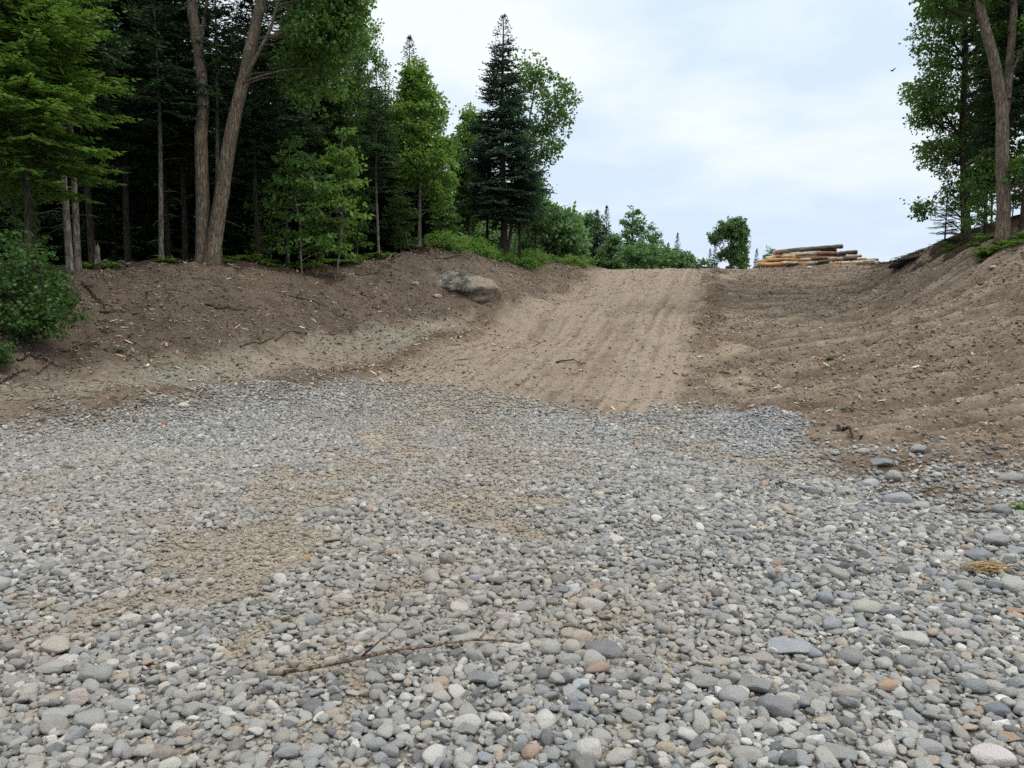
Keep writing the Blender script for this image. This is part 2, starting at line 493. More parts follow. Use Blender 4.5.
def conifer_mesh(seed, h, Rad, zb, prof=.85, step=.26, droop=.25, wid=.020, gap=.0, twig=.42, mat='fir', trunk_r=.13, bark='conifer', stubs=True, lean=.0, flat=1.6):
    r = np.random.default_rng(seed)
    zs = np.arange(0, h, .5)
    tp = np.stack([lean * (zs / h) ** 2 * h + .05 * np.sin(zs * .6 + seed), .05 * np.cos(zs * .5 + seed), zs], -1)
    tp = np.vstack([tp, [tp[-1, 0], tp[-1, 1], h * .985]])
    tr = MB(); tr.tube(np.vstack([tp[:1] - [0, 0, .3], tp]), np.concatenate([[trunk_r * 1.25], trunk_r * (1 - tp[:, 2] / h) ** .8 * np.where(tp[:, 2] < .3, 1.2, 1) + .008]), 8)
    axis = lambda z: np.array([np.interp(z, tp[:, 2], tp[:, 0]), np.interp(z, tp[:, 2], tp[:, 1]), z])
    O, D, L, W, A = [], [], [], [], []
    z = zb * h
    while z < h - .12:
        t = (z - zb * h) / (h - zb * h)
        base = Rad * ((1 - t) ** prof) * (.55 + .45 * min(1, t / .12)) + .03
        nb = int(6 + 2 * (1 - t))
        for k in range(nb):
            if r.random() < gap * (1 - t): continue
            az = r.random() * 6.283
            l = base * r.uniform(.62, 1.18)
            m = max(3, int(l / .11))
            s = np.linspace(.06, 1, m)
            dr = droop * (1 - .9 * t) * r.uniform(.6, 1.4)
            dirx = np.array([math.cos(az), math.sin(az), 0])
            P = axis(z) + dirx * (l * s)[:, None]
            P[:, 2] += l * (-dr * s ** 1.3 + (.30 * dr) * s ** 4) + l * .42 * t * s
            if m > 3 and l > .5: tr.tube(P[::max(1, m // 4)], np.linspace(.006 + .010 * l, .004, len(P[::max(1, m // 4)])), 3, False)
            tang = np.gradient(P, axis=0); tang /= np.linalg.norm(tang, axis=1)[:, None]
            side = np.cross(tang, [0, 0, 1.0]); side /= np.linalg.norm(side, axis=1)[:, None] + 1e-9
            br = r.uniform(0, .55)
            for sg in (-1, 1):
                keep = (s > .12) & (r.random(m) > .07)
                tl = (twig * l * (1.02 - s) * np.minimum(1, s * 3.2) + .09 * (1 - .6 * t)) * r.uniform(.65, 1.2, m)
                d = tang * .62 + side * sg * .75 + r.normal(0, .10, (m, 3)); d[:, 2] -= .14
                O.append(P[keep]); D.append(d[keep]); L.append(tl[keep]); W.append(np.full(keep.sum(), wid) * (1 + .35 * tl[keep])); A.append(br + r.uniform(0, .45, keep.sum()))
                for f in (.28, .5, .72, .9):
                    kk = keep & (tl > .16)
                    q = P + d / np.linalg.norm(d, axis=1)[:, None] * (tl * f)[:, None]
                    for s2 in (-1, 1):
                        d2 = d * .7 + tang * .5 * s2 + side * sg * .15 + r.normal(0, .16, (m, 3))
                        O.append(q[kk]); D.append(d2[kk]); L.append(tl[kk] * .34 * r.uniform(.7, 1.3, kk.sum()) + .035); W.append(np.full(kk.sum(), wid * .85)); A.append(br + r.uniform(0, .45, kk.sum()))
            O.append(P[-1:]); D.append(tang[-1:]); L.append(np.array([.16 - .09 * t])); W.append(np.array([wid])); A.append(np.array([br + .3]))
        z += step * (1 - .62 * t) * r.uniform(.75, 1.25)
    # leader
    O.append(np.repeat(axis(h - .25)[None], 6, 0)); dd = r.normal(0, .25, (6, 3)); dd[:, 2] = 1; D.append(dd); L.append(np.full(6, .3)); W.append(np.full(6, wid)); A.append(np.full(6, .4))
    if stubs:
        for _ in range(int(10 * zb * h / 3)):
            zz = r.uniform(.12 * h * zb, zb * h * 1.05); az = r.random() * 6.283; l = r.uniform(.2, 1.0)
            p0 = axis(zz); e = p0 + np.array([math.cos(az) * l, math.sin(az) * l, r.uniform(-.35, .1) * l])
            tr.tube(np.array([p0, (p0 + e) / 2 + [0, 0, .04], e]), [.011, .008, .004], 3, False)
    V, Fq = diamonds(np.concatenate(O), np.concatenate(D), np.concatenate(L), np.concatenate(W), seed, flat)
    cr = mesh('conifer_crown', V, Fq, [LEAF[mat]], False, {'leafv': np.clip(np.concatenate(A), 0, 1)})
    return dict(h=h, trunk=[tr.mesh('conifer_trunk', [BARK[bark]])], crown=cr)


def leaf_cloud(C, per, cr, leaf, seed, flat=.55):
    """leaves hung in loose flattened sprays round the points C"""
    r = np.random.default_rng(seed)
    n = len(C)
    per = np.maximum(4, (per * r.uniform(.5, 1.4, n))).astype(int)
    idx = np.repeat(np.arange(n), per)
    N = len(idx)
    d = r.normal(0, 1, (N, 3)); d /= np.linalg.norm(d, axis=1)[:, None]
    rad = cr * r.uniform(.55, 1.35, n)[idx] * r.random(N) ** .55
    til = r.normal(0, .30, (n, 2))
    off = d * rad[:, None]; off[:, 2] = off[:, 2] * flat + off[:, 0] * til[idx, 0] + off[:, 1] * til[idx, 1]
    O = C[idx] + off
    D = off * .9 / (np.linalg.norm(off, axis=1)[:, None] + 1e-6) + r.normal(0, .6, (N, 3)); D[:, 2] -= .35
    L = leaf * r.uniform(.65, 1.3, N)
    V, Fq = diamonds(O, D, L, L * r.uniform(.30, .42, N), seed + 1, 1.3, .42)
    a = np.clip(r.uniform(0, .6, n)[idx] + r.uniform(0, .4, N), 0, 1)
    return V, Fq, a


def lobe_points(lobes, seed):
    r = np.random.default_rng(seed)
    P = []
    for c, rad, n in lobes:
        d = r.normal(0, 1, (n, 3)); d /= np.linalg.norm(d, axis=1)[:, None]
        P.append(np.array(c) + d * np.array(rad) * (r.random(n) ** .38)[:, None])
    return np.concatenate(P)


def broadleaf_mesh(seed, paths, lobes, per=80, cr=.42, leaf=.12, mat='maple', bark='maple', branch=.55, flat=.55, split=False, nside=9, extra=()):
    """paths: [(points, r0, r1)]; lobes: [(centre, radii, count)]"""
    r = np.random.default_rng(seed)
    trs = []; allp = []
    cur = MB()
    for pts, r0, r1 in paths:
        P = smooth_path(pts, max(6, int(len(pts) * 4)))
        P[1:-1, :2] += r.normal(0, .006 + r0 * .012, (len(P) - 2, 2))
        rr = np.linspace(r0, r1, len(P)) * (1 + r.normal(0, .015, len(P)))
        if P[0, 2] < .05: rr[0] *= 1.45; rr[1] *= 1.12
        cur.tube(P, rr, nside); allp.append(np.column_stack([P, rr]))
        if split and P[0, 2] < .05: trs.append(cur); cur = MB()
    if cur.n and trs:
        trs[-1].add(np.concatenate(cur.V), np.concatenate(cur.F) if len(cur.F) == 1 else np.concatenate(cur.F)); cur = None
    elif cur.n: trs.append(cur)
    for e in extra: trs[0].tube(*e)
    C = lobe_points(lobes, seed + 5)
    A = np.concatenate(allp)
    for c in C:
        if r.random() > branch: continue
        dv = c - A[:, :3]; dist = np.linalg.norm(dv, axis=1)
        sc = dist + np.where(dv[:, 2] < .25 * dist, 3.0, 0)
        k = int(np.argmin(sc)); p = A[k, :3]; L = dist[k]
        if L < .15: continue
        mid = (p + c) / 2 + np.array([0, 0, .08 * L]) + r.normal(0, .06 * L, 3)
        q = smooth_path([p, mid, c], 6)
        trs[0 if len(trs) == 1 else (0 if np.argmin([np.abs(np.concatenate(t.V) - p).sum(1).min() for t in trs]) == 0 else 1)].tube(
            q, np.linspace(min(A[k, 3] * .6, .008 + .012 * L), .004, 6), 4, False)
    V, Fq, a = leaf_cloud(C, per, cr, leaf, seed + 9, flat)
    cm = mesh('broadleaf_crown', V, Fq, [LEAF[mat]], False, {'leafv': a})
    hh = max(C[:, 2].max(), A[:, 2].max())
    return dict(h=hh, trunk=[t.mesh('broadleaf_trunk', [BARK[bark]]) for t in trs], crown=cm)


def plant(name, proto, px, Y, label, cat='tree', top=None, h=None, rz=None, group=None, wide=1.0, loc=None):
    p = foot(px, Y) if loc is None else np.array([loc[0], loc[1], gz(*loc)])
    if top is not None: h = unproject(px, top, Y)[2] - p[2]
    s = (h / proto['h']) if h else 1.0
    t = thing(name, label, cat, (p[0], p[1], p[2] - .04), random.random() * 6.28 if rz is None else rz, group, (s * wide, s * wide, s))
    for m in proto['trunk']: obj('trunk', m, t)
    obj('crown', proto['crown'], t)
    return t


# ------------------------------------------------------------------ ground sheet
def build_ground():
    ys = np.concatenate([np.arange(-16, 1, .5), np.arange(1, 13, .05), np.arange(13, 44, .07), 44 * 1.02 ** np.arange(0, 150)])
    us = np.linspace(-1, 1, 860)
    Yg, U = np.meshgrid(ys, us, indexing='ij')
    Xg = U * (7 + .95 * np.maximum(Yg, 0))
    b = base_h(Xg, Yg)
    far = np.clip((Yg - 150) / 400, 0, 1)
    b = b * (1 - far) + 0 * far
    zn = zones(Xg, Yg, b)
    Z = b + relief(Xg, Yg, zn) * np.clip((90 - Yg) / 40, .2, 1)
    n, m = Xg.shape
    V = np.stack([Xg, Yg, Z], -1).reshape(-1, 3)
    i = np.arange(n - 1)[:, None] * m + np.arange(m - 1)[None]
    Fq = np.stack([i, i + 1, i + m + 1, i + m], -1).reshape(-1, 4)
    me = mesh('ground', V, Fq, [], True)
    for k in ('gravel', 'road', 'track', 'forest', 'dark', 'patch', 'ridge', 'furrow_shade', 'streak'):
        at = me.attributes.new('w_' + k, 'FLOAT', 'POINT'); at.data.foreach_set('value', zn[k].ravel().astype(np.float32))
    mat, nt, out = newmat('bare_soil'); q = NB(nt)
    pos = q.n('ShaderNodeNewGeometry').outputs['Position']
    A = {k: q.attr('w_' + k).outputs['Fac'] for k in ('gravel', 'road', 'track', 'forest', 'dark', 'patch', 'ridge', 'furrow_shade', 'streak')}
    nbig = q.noise(pos, .45, 4); nmid = q.noise(pos, 2.2, 5, .6); nf = q.noise(pos, 14, 6, .7); nff = q.noise(pos, 70, 4, .7)
    ntrk = q.noise(scl(q, pos, (.25, 2.2, 1)), 1.4, 4)
    tone = q.rng(q.math('ADD', q.math('MULTIPLY', nmid, .4), q.math('ADD', q.math('MULTIPLY', nf, .4), q.math('MULTIPLY', nff, .2))), .38, .62)
    soil = q.mix(tone, (.082, .064, .048), (.315, .253, .197))
    soil = q.mix(q.rng(nbig, .42, .62), soil, q.mix(tone, (.108, .083, .060), (.285, .222, .165)))
    drk = q.mix(tone, (.032, .024, .018), (.165, .126, .098))
    drk = q.mix(q.rng(nbig, .44, .60), drk, q.mix(tone, (.048, .036, .027), (.195, .148, .110)))
    drk = q.mix(q.rng(nmid, .56, .66, 0, .7), drk, (.05, .035, .026))
    road = q.mix(tone, (.155, .122, .090), (.40, .33, .255))
    road = q.mix(q.math('MULTIPLY', q.rng(nmid, .45, .65), .45), road, (.215, .152, .102))
    trk = q.mix(tone, (.155, .125, .092), (.34, .29, .225))
    trk = q.mix(q.rng(nbig, .45, .6), trk, q.mix(tone, (.135, .135, .108), (.29, .292, .242)))
    grv = q.mix(tone, (.10, .090, .076), (.32, .29, .245))
    san = q.mix(tone, (.25, .20, .142), (.50, .42, .31))
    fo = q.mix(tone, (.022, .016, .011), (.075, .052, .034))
    c = q.mix(A['dark'], soil, drk)
    c = q.mix(q.math('MULTIPLY', A['track'], q.rng(q.math('ADD', q.math('MULTIPLY', nbig, .5), q.math('MULTIPLY', ntrk, .5)), .34, .54, .55, 1.0)), c, trk); c = q.mix(A['road'], c, road)
    c = q.mix(q.math('MULTIPLY', A['streak'], .75), c, q.mix(tone, (.088, .064, .044), (.245, .184, .132)))
    c = q.mix(q.math('MULTIPLY', A['furrow_shade'], .68), c, q.mix(tone, (.060, .043, .030), (.165, .118, .082)))  # grooves coloured darker: turned soil, plus painted shade where relief shades too weakly
    c = q.mix(q.math('MULTIPLY', A['ridge'], .85), c, q.mix(tone, (.060, .043, .029), (.185, .134, .092)))
    c = q.mix(A['gravel'], c, q.mix(A['patch'], grv, san))
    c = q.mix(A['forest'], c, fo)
    # pebbles pressed into the soil
    vo = q.vor(pos, 26); vo2 = q.vor(pos, 60)
    peb = q.math('MULTIPLY', q.rng(vo.outputs['Distance'], .30, .24), q.rng(q.n('ShaderNodeSeparateColor', Color=vo.outputs['Color']).outputs[0], .66, .70))
    peb2 = q.math('MULTIPLY', q.rng(vo2.outputs['Distance'], .36, .26), q.rng(q.n('ShaderNodeSeparateColor', Color=vo2.outputs['Color']).outputs[0], .5, .55))
    pc = q.ramp(q.n('ShaderNodeSeparateColor', Color=vo.outputs['Color']).outputs[1], [(0, (.12, .10, .08)), (.5, (.30, .25, .20)), (1, (.46, .42, .36))])
    pc2 = q.ramp(q.n('ShaderNodeSeparateColor', Color=vo2.outputs['Color']).outputs[1], [(0, (.09, .07, .055)), (.5, (.27, .22, .17)), (1, (.45, .40, .33))])
    nfor = q.math('SUBTRACT', 1.0, A['forest'])
    c = q.mix(q.math('MULTIPLY', q.math('MULTIPLY', peb2, .7), nfor), c, pc2)
    c = q.mix(q.math('MULTIPLY', q.math('MULTIPLY', peb, .8), nfor), c, pc)
    h = q.math('ADD', q.math('MULTIPLY', nf, .6), q.math('MULTIPLY', nff, .25))
    h = q.math('ADD', h, q.math('ADD', q.math('MULTIPLY', peb, .35), q.math('MULTIPLY', peb2, .2)))
    nt.links.new(q.principled(c, .95, .12, q.bump(h, 1.0, .07)), out.inputs[0])
    me.materials.append(mat)
    o = obj('ground', me); tag(o, kind='structure')


build_ground()


# ------------------------------------------------------------------ stones
def stone_mesh(seed, mat, sub=3, angular=.0):
    r = np.random.default_rng(seed)
    bm = bmesh.new(); bmesh.ops.create_icosphere(bm, subdivisions=sub, radius=1)
    V = np.array([v.co[:] for v in bm.verts])
    Fq = np.array([[v.index for v in f.verts] for f in bm.faces]); bm.free()
    d = np.ones(len(V))
    for _ in range(5):
        k = r.normal(0, 1.3, 3); d += .07 * np.sin(V @ k + r.random() * 6)
    # worn facets
    for _ in range(int(5 + angular * 10)):
        nrm = r.normal(0, 1, 3); nrm /= np.linalg.norm(nrm)
        lim = r.uniform(.66, .98) - angular * .10
        s = (V * d[:, None]) @ nrm
        d = np.where(s > lim, d * (lim + (s - lim) * (.35 - .25 * angular)) / s, d)
    V = V * d[:, None]
    V -= (V.max(0) + V.min(0)) / 2; V /= (V.max(0) - V.min(0)) / 2
    return mesh('stone', V, Fq, [mat], True)


def stone_mat(name, mode):
    m, nt, out = newmat(name); b = NB(nt)
    tc = b.n('ShaderNodeTexCoord').outputs['Object']; oi = b.n('ShaderNodeObjectInfo')
    off = b.n('ShaderNodeVectorMath', operation='ADD'); b.put(off.inputs[0], tc)
    cmb = b.n('ShaderNodeCombineXYZ')
    for i, k in enumerate((37.0, 91.0, 13.0)): b.put(cmb.inputs[i], b.math('MULTIPLY', oi.outputs['Random'], k))
    b.put(off.inputs[1], cmb.outputs[0]); co = off.outputs[0]
    n1 = b.noise(co, 1.6, 4, .6); n2 = b.noise(co, 9, 4, .7)
    if mode == 'gravel':
        base = b.ramp(oi.outputs['Random'], [(0, (0.127, 0.134, 0.141)), (.11, (0.261, 0.268, 0.272)), (.20, (0.355, 0.355, 0.346)), (.33, (0.288, 0.288, 0.275)), (.45, (0.395, 0.383, 0.355)),
                                             (.56, (0.281, 0.297, 0.315)), (.65, (0.355, 0.340, 0.303)), (.75, (0.306, 0.297, 0.277)), (.82, (0.536, 0.523, 0.489)), (.90, (0.422, 0.346, 0.265)),
                                             (.945, (0.402, 0.288, 0.214)), (.955, (0.536, 0.516, 0.476)), (.98, (0.672, 0.651, 0.609)), (.9965, (0.402, 0.228, 0.134))], 'CONSTANT')
        base = b.mix(.06, base, (.27, .275, .275))
        dust = b.attr('dust', 'INSTANCER').outputs['Fac']
        blue = b.attr('blue', 'INSTANCER').outputs['Fac']
        base = b.mix(b.math('MULTIPLY', blue, .5), base, b.mix(oi.outputs['Random'], (.17, .19, .22), (.46, .49, .54)))
    elif mode == 'clod':
        base = b.ramp(oi.outputs['Random'], [(0, (.085, .058, .038)), (.22, (.16, .112, .076)), (.5, (.26, .19, .130)), (.76, (.34, .265, .19)), (.92, (.42, .355, .28)), (.98, (.58, .52, .44))], 'CONSTANT')
        dust = b.attr('dust', 'INSTANCER').outputs['Fac']
        base = b.mix(b.attr('dk', 'INSTANCER').outputs['Fac'], base, b.mix(.55, base, (.04, .028, .02)))
    else:
        base = b.mix(1.0, oi.outputs['Color'], (1.22, 1.22, 1.22), 'MULTIPLY'); dust = None
    c = b.mix(b.rng(n1, .35, .7, 0, .45), base, b.mix(.5, base, (.44, .42, .37)))
    c = b.mix(b.rng(n2, .40, .25, 0, .5), c, b.mix(.55, c, (.05, .05, .048)))
    if dust is not None:
        c = b.mix(b.math('MULTIPLY', dust, b.rng(n1, .25, .65, .35, 1.0)), c, (.345, .29, .222))
    h = b.math('ADD', n2, n1)
    nt.links.new(b.principled(c, .82, .22, b.bump(h, .6, .16)), out.inputs[0])
    return m


M_GRAVEL = stone_mat('river_gravel', 'gravel'); M_COBBLE = stone_mat('cobble_stone', 'own'); M_CLOD = stone_mat('soil_clod', 'clod')


def source_collection(name, meshes):
    c = bpy.data.collections.new(name)
    for i, m in enumerate(meshes):
        c.objects.link(bpy.data.objects.new(f'{name}_{chr(97 + i)}', m))
    return c


SRC_GRAVEL = source_collection('gravel_shapes', [stone_mesh(100 + i, M_GRAVEL, 3, (.6, .9, 1.2, 1.5, 1.0, 1.6, .3, 1.3)[i]) for i in range(8)])
SRC_CLOD = source_collection('clod_shapes', [stone_mesh(200 + i, M_CLOD, 2, .5) for i in range(5)])
COB = [stone_mesh(300 + i, M_COBBLE, 4, (.1, .3, .5, .7, 1.0, 1.4, .1, .6)[i]) for i in range(8)]


def scatter(name, P, rot, sc, idx, coll, attrs):
    me = bpy.data.meshes.new(name)
    me.vertices.add(len(P)); me.vertices.foreach_set('co', np.asarray(P, np.float32).ravel())
    for nm, v in (('rot', rot), ('sc', sc)):
        at = me.attributes.new(nm, 'FLOAT_VECTOR', 'POINT'); at.data.foreach_set('vector', np.asarray(v, np.float32).ravel())
    at = me.attributes.new('pick', 'INT', 'POINT'); at.data.foreach_set('value', np.asarray(idx, np.int32))
    for nm, v in attrs.items():
        at = me.attributes.new(nm, 'FLOAT', 'POINT'); at.data.foreach_set('value', np.asarray(v, np.float32))
    o = obj(name, me)
    ng = bpy.data.node_groups.new(name, 'GeometryNodeTree')
    ng.interface.new_socket('Geometry', in_out='INPUT', socket_type='NodeSocketGeometry')
    ng.interface.new_socket('Geometry', in_out='OUTPUT', socket_type='NodeSocketGeometry')
    N = ng.nodes.new; L = ng.links.new
    gi, go = N('NodeGroupInput'), N('NodeGroupOutput')
    ci = N('GeometryNodeCollectionInfo'); ci.inputs['Collection'].default_value = coll
    ci.inputs['Separate Children'].default_value = True; ci.inputs['Reset Children'].default_value = True
    ip = N('GeometryNodeInstanceOnPoints'); ip.inputs['Pick Instance'].default_value = True

    def na(nm, t):
        n = N('GeometryNodeInputNamedAttribute'); n.data_type = t; n.inputs['Name'].default_value = nm; return n.outputs['Attribute']
    er = N('FunctionNodeEulerToRotation')
    L(na('rot', 'FLOAT_VECTOR'), er.inputs[0]); L(er.outputs[0], ip.inputs['Rotation'])
    L(na('sc', 'FLOAT_VECTOR'), ip.inputs['Scale']); L(na('pick', 'INT'), ip.inputs['Instance Index'])
    L(gi.outputs[0], ip.inputs['Points']); L(ci.outputs[0], ip.inputs['Instance']); L(ip.outputs[0], go.inputs[0])
    md = o.modifiers.new('scatter', 'NODES'); md.node_group = ng
    return o


# named cobbles: (px, py, width px, colour, shape, height ratio, label)
GREY, DGREY, BLUE, TAN, WHITE = (.25, .25, .24), (.13, .135, .14), (.19, .21, .24), (.34, .285, .215), (.62, .60, .56)
PINK, RUST, OLIVE, BROWN, CREAM = (.40, .30, .25), (.34, .16, .07), (.26, .255, .195), (.25, .19, .14), (.50, .46, .38)
STONES = [
    (56, 648, 30, TAN, 1, .62, "tan oval cobble near the left edge of the gravel, above the pink block"),
    (75, 701, 27, PINK, 4, .95, "pinkish square block of stone low on the left of the gravel"),
    (95, 677, 38, (.22, .225, .21), 2, .55, "long grey cobble just above and right of the pink block"),
    (52, 670, 32, (.29, .275, .24), 3, .5, "broad flat tan-grey cobble between the tan oval and the pink block"),
    (88, 722, 32, GREY, 2, .55, "wide grey cobble touching the lower right of the pink block"),
    (54, 717, 25, (.27, .28, .275), 0, .5, "smooth pale grey cobble left of the pink block"),
    (191, 671, 10, WHITE, 4, .9, "small white angular stone alone right of the long grey cobble"),
    (163, 757, 25, BROWN, 3, .85, "brown lumpy cobble at the bottom edge on the left"),
    (183, 735, 20, (.27, .21, .165), 4, .9, "brown wedge-shaped cobble above the lumpy brown one on the bottom edge"),
    (50, 740, 13, (.56, .5, .45), 4, .8, "small whitish stone with a pink stain at the lower left"),
    (68, 740, 15, (.42, .32, .19), 0, .55, "small orange-tan stone at the lower left beside a whitish one"),
    (193, 697, 16, (.30, .245, .16), 0, .55, "yellow-brown oval pebble with a dark shadowed side on the left"),
    (123, 708, 24, (.235, .24, .225), 0, .5, "grey-green oval cobble right of the pink block"),
    (98, 730, 16, CREAM, 0, .6, "pale cream cobble below the wide grey one at lower left"),
    (125, 754, 18, (.24, .25, .25), 0, .65, "round grey cobble close to the bottom edge left of the lumpy brown one"),
    (582, 641, 22, (.36, .27, .195), 0, .95, "round orange-tan cobble in the middle of the gravel"),
    (572, 650, 20, (.33, .285, .23), 6, .95, "round tan-grey cobble leaning on the round orange-tan one"),
    (550, 651, 22, (.29, .275, .24), 6, .85, "round pale grey cobble second left of the round orange-tan one"),
    (604, 653, 36, DGREY, 2, .5, "long dark slate cobble right of the round orange-tan one"),
    (570, 662, 22, (.25, .25, .225), 0, .65, "dull grey-green cobble below the two round tan ones"),
    (598, 670, 27, (.30, .18, .115), 3, .55, "flat rust-brown cobble below the long dark slate one"),
    (581, 687, 17, (.33, .40, .41), 5, 1.0, "pale blue-green angular block below the flat rust-brown cobble"),
    (609, 681, 8, RUST, 4, .8, "tiny bright orange stone by the flat rust-brown cobble"),
    (610, 693, 15, (.155, .155, .165), 0, .75, "small dark round cobble beside the bare sandy spot"),
    (580, 710, 21, (.15, .165, .205), 5, .85, "bluish dark three-cornered stone below the pale blue-green block"),
    (573, 591, 13, (.52, .51, .49), 4, 1.2, "white stone veined with black, standing next to a dark slab"),
    (560, 593, 19, (.15, .16, .175), 5, .7, "tilted dark slab left of the white black-veined stone"),
    (706, 684, 31, (.21, .215, .205), 3, .5, "long flat-topped grey block right of the centre foreground"),
    (756, 688, 31, (.205, .205, .20), 5, .75, "dark grey angular wedge between the flat-topped block and tan round cobble"),
    (736, 699, 30, (.25, .25, .245), 6, .6, "big smooth grey oval cobble under the dark angular wedge"),
    (777, 710, 37, (.18, .18, .19), 2, .7, "long dark cobble leaning down to the right below the angular wedge"),
    (789, 702, 24, (.37, .335, .28), 0, .75, "round tan cobble right of the long leaning dark one"),
    (747, 757, 31, (.29, .275, .225), 0, .55, "large olive-tan oval cobble at the bottom edge right of centre"),
    (620, 760, 31, (.35, .32, .27), 3, .65, "large pale tan cobble on the bottom edge at centre"),
    (661, 764, 16, CREAM, 4, .8, "cream angular stone on the bottom edge right of the large pale tan one"),
    (721, 664, 25, (.31, .26, .20), 3, .5, "brown-topped flat cobble above the flat-topped grey block"),
    (762, 661, 25, (.30, .24, .20), 2, .55, "pinkish brown cobble above the dark grey angular wedge"),
    (591, 607, 25, (.37, .31, .26), 0, .7, "large pinkish tan cobble above the round orange-tan one"),
    (646, 707, 11, WHITE, 4, .8, "small white stone on the bare sandy spot at centre"),
    (867, 609, 31, (.31, .325, .25), 0, .5, "large pale green-grey oval cobble in the right half"),
    (790, 650, 40, (.235, .26, .295), 5, .4, "flat blue-grey slab lying level in the right half"),
    (852, 660, 28, (.185, .185, .18), 6, .7, "plump dark grey cobble right of the flat blue-grey slab"),
    (888, 688, 20, (.40, .20, .09), 2, .75, "orange-capped cobble in the right foreground"),
    (909, 664, 22, (.19, .19, .185), 0, .7, "dark grey oval cobble right of the plump dark one"),
    (848, 696, 27, (.32, .27, .215), 3, .8, "big tan-brown cobble left of the orange-capped one"),
    (979, 688, 27, (.165, .19, .225), 0, .6, "dark blue cobble near the right edge above two white stones"),
    (1004, 701, 16, WHITE, 3, .65, "upper of two clean white stones near the right edge"),
    (998, 712, 22, (.125, .15, .195), 2, .7, "navy blue cobble between the two white stones at right"),
    (1002, 726, 17, (.60, .57, .52), 4, .75, "lower of two clean white stones near the right edge"),
    (1012, 739, 22, (.34, .195, .09), 5, .5, "orange-brown flat slab at the right edge under the white stones"),
    (994, 760, 41, (.46, .40, .385), 2, .55, "largest cobble, pale pink and white, in the lower right corner"),
    (816, 742, 18, (.50, .49, .46), 4, .8, "white rough chunk near the bottom right of centre"),
    (840, 757, 33, (.225, .225, .215), 5, .6, "wide grey angular cobble at the bottom edge beside the white rough chunk"),
    (931, 749, 26, (.245, .25, .25), 0, .55, "flat grey cobble near the bottom edge left of the pale pink one"),
    (957, 635, 25, (.31, .25, .245), 3, .5, "mauve-pink flat cobble near the right edge"),
    (1016, 612, 17, RUST, 5, .5, "rust-orange flat stone cut by the right edge"),
    (913, 641, 33, (.36, .375, .31), 2, .5, "long pale green cobble pointing down right in the right half"),
    (833, 626, 21, (.23, .255, .285), 3, .8, "bluish upright cobble above the plump dark grey one"),
    (905, 650, 12, WHITE, 3, .7, "small white pebble below the long pale green cobble"),
    (902, 739, 15, (.29, .355, .35), 5, 1.0, "small blue-green block near the bottom right"),
    (871, 484, 17, (.34, .34, .335), 0, .6, "pale flat oval cobble standing out on the dirt edge at right"),
    (895, 477, 16, (.28, .27, .255), 6, .85, "rounded grey cobble resting against soil right of the pale oval"),
    (882, 464, 20, (.155, .17, .20), 5, .6, "dark blue-grey cobble farthest back on the dirt edge"),
    (898, 502, 26, (.245, .26, .295), 2, .75, "big blue-grey cobble where gravel meets the dirt at right"),
    (864, 452, 13, (.36, .29, .235), 3, .6, "small pinkish stone on brown dirt behind the gravel"),
    (919, 450, 17, (.26, .25, .235), 3, .7, "grey stone half sunk in rubble near the right dirt edge"),
    (1003, 510, 18, (.215, .215, .21), 0, .65, "dark rounded cobble at right edge just below the rubble"),
    (1009, 530, 9, WHITE, 0, .8, "small round white pebble by the right edge"),
    (998, 541, 25, (.27, .275, .265), 3, .7, "big pale grey cobble at the right edge above the straw tuft"),
    (1018, 554, 17, (.23, .255, .285), 5, .9, "blue-grey block cut by the right edge next to the straw tuft"),
    (979, 557, 24, (.165, .18, .215), 2, .6, "dark blue cobble with pale top right above the straw tuft"),
    (943, 558, 18, (.34, .305, .25), 0, .65, "tan dome-shaped cobble left of the straw tuft"),
    (887, 563, 20, (.25, .245, .24), 2, .55, "grey sloping cobble left of the tan dome-shaped one"),
    (1012, 480, 25, (.245, .24, .215), 3, .6, "mossy grey boulder-like cobble at the right edge behind the gravel"),
    (183, 406, 11, (.50, .47, .42), 3, .7, "pale stone on the far left rim of the gravel"),
    (342, 601, 23, (.34, .30, .26), 3, .65, "pale-topped brown cobble left of centre"),
    (311, 621, 18, (.215, .225, .225), 0, .75, "egg-shaped grey cobble below left of the pale-topped brown one"),
    (390, 621, 21, (.30, .245, .19), 3, .5, "flat brown cobble in the sandy strip left of centre"),
    (472, 642, 39, (.285, .275, .235), 2, .35, "long flat olive cobble lying behind the dead branch"),
    (504, 619, 24, (.36, .30, .25), 4, .65, "pinkish chunky cobble behind the long flat olive one"),
    (475, 579, 12, (.24, .235, .31), 0, .7, "small lilac-tinted pebble at mid distance in the centre"),
    (526, 609, 22, (.255, .225, .215), 3, .65, "mauve-grey cobble right of the pinkish chunky one"),
    (433, 692, 23, (.345, .29, .23), 2, .6, "tan cobble just below the dead branch"),
    (480, 680, 27, (.175, .18, .185), 5, .6, "dark jagged cobble under the right half of the dead branch"),
    (468, 732, 20, (.20, .21, .205), 5, .8, "dark two-lobed stone standing on fine grit at lower centre"),
    (289, 754, 25, (.225, .23, .22), 3, .7, "grey-green cobble on the bottom edge left of centre"),
]
cob_xy = []
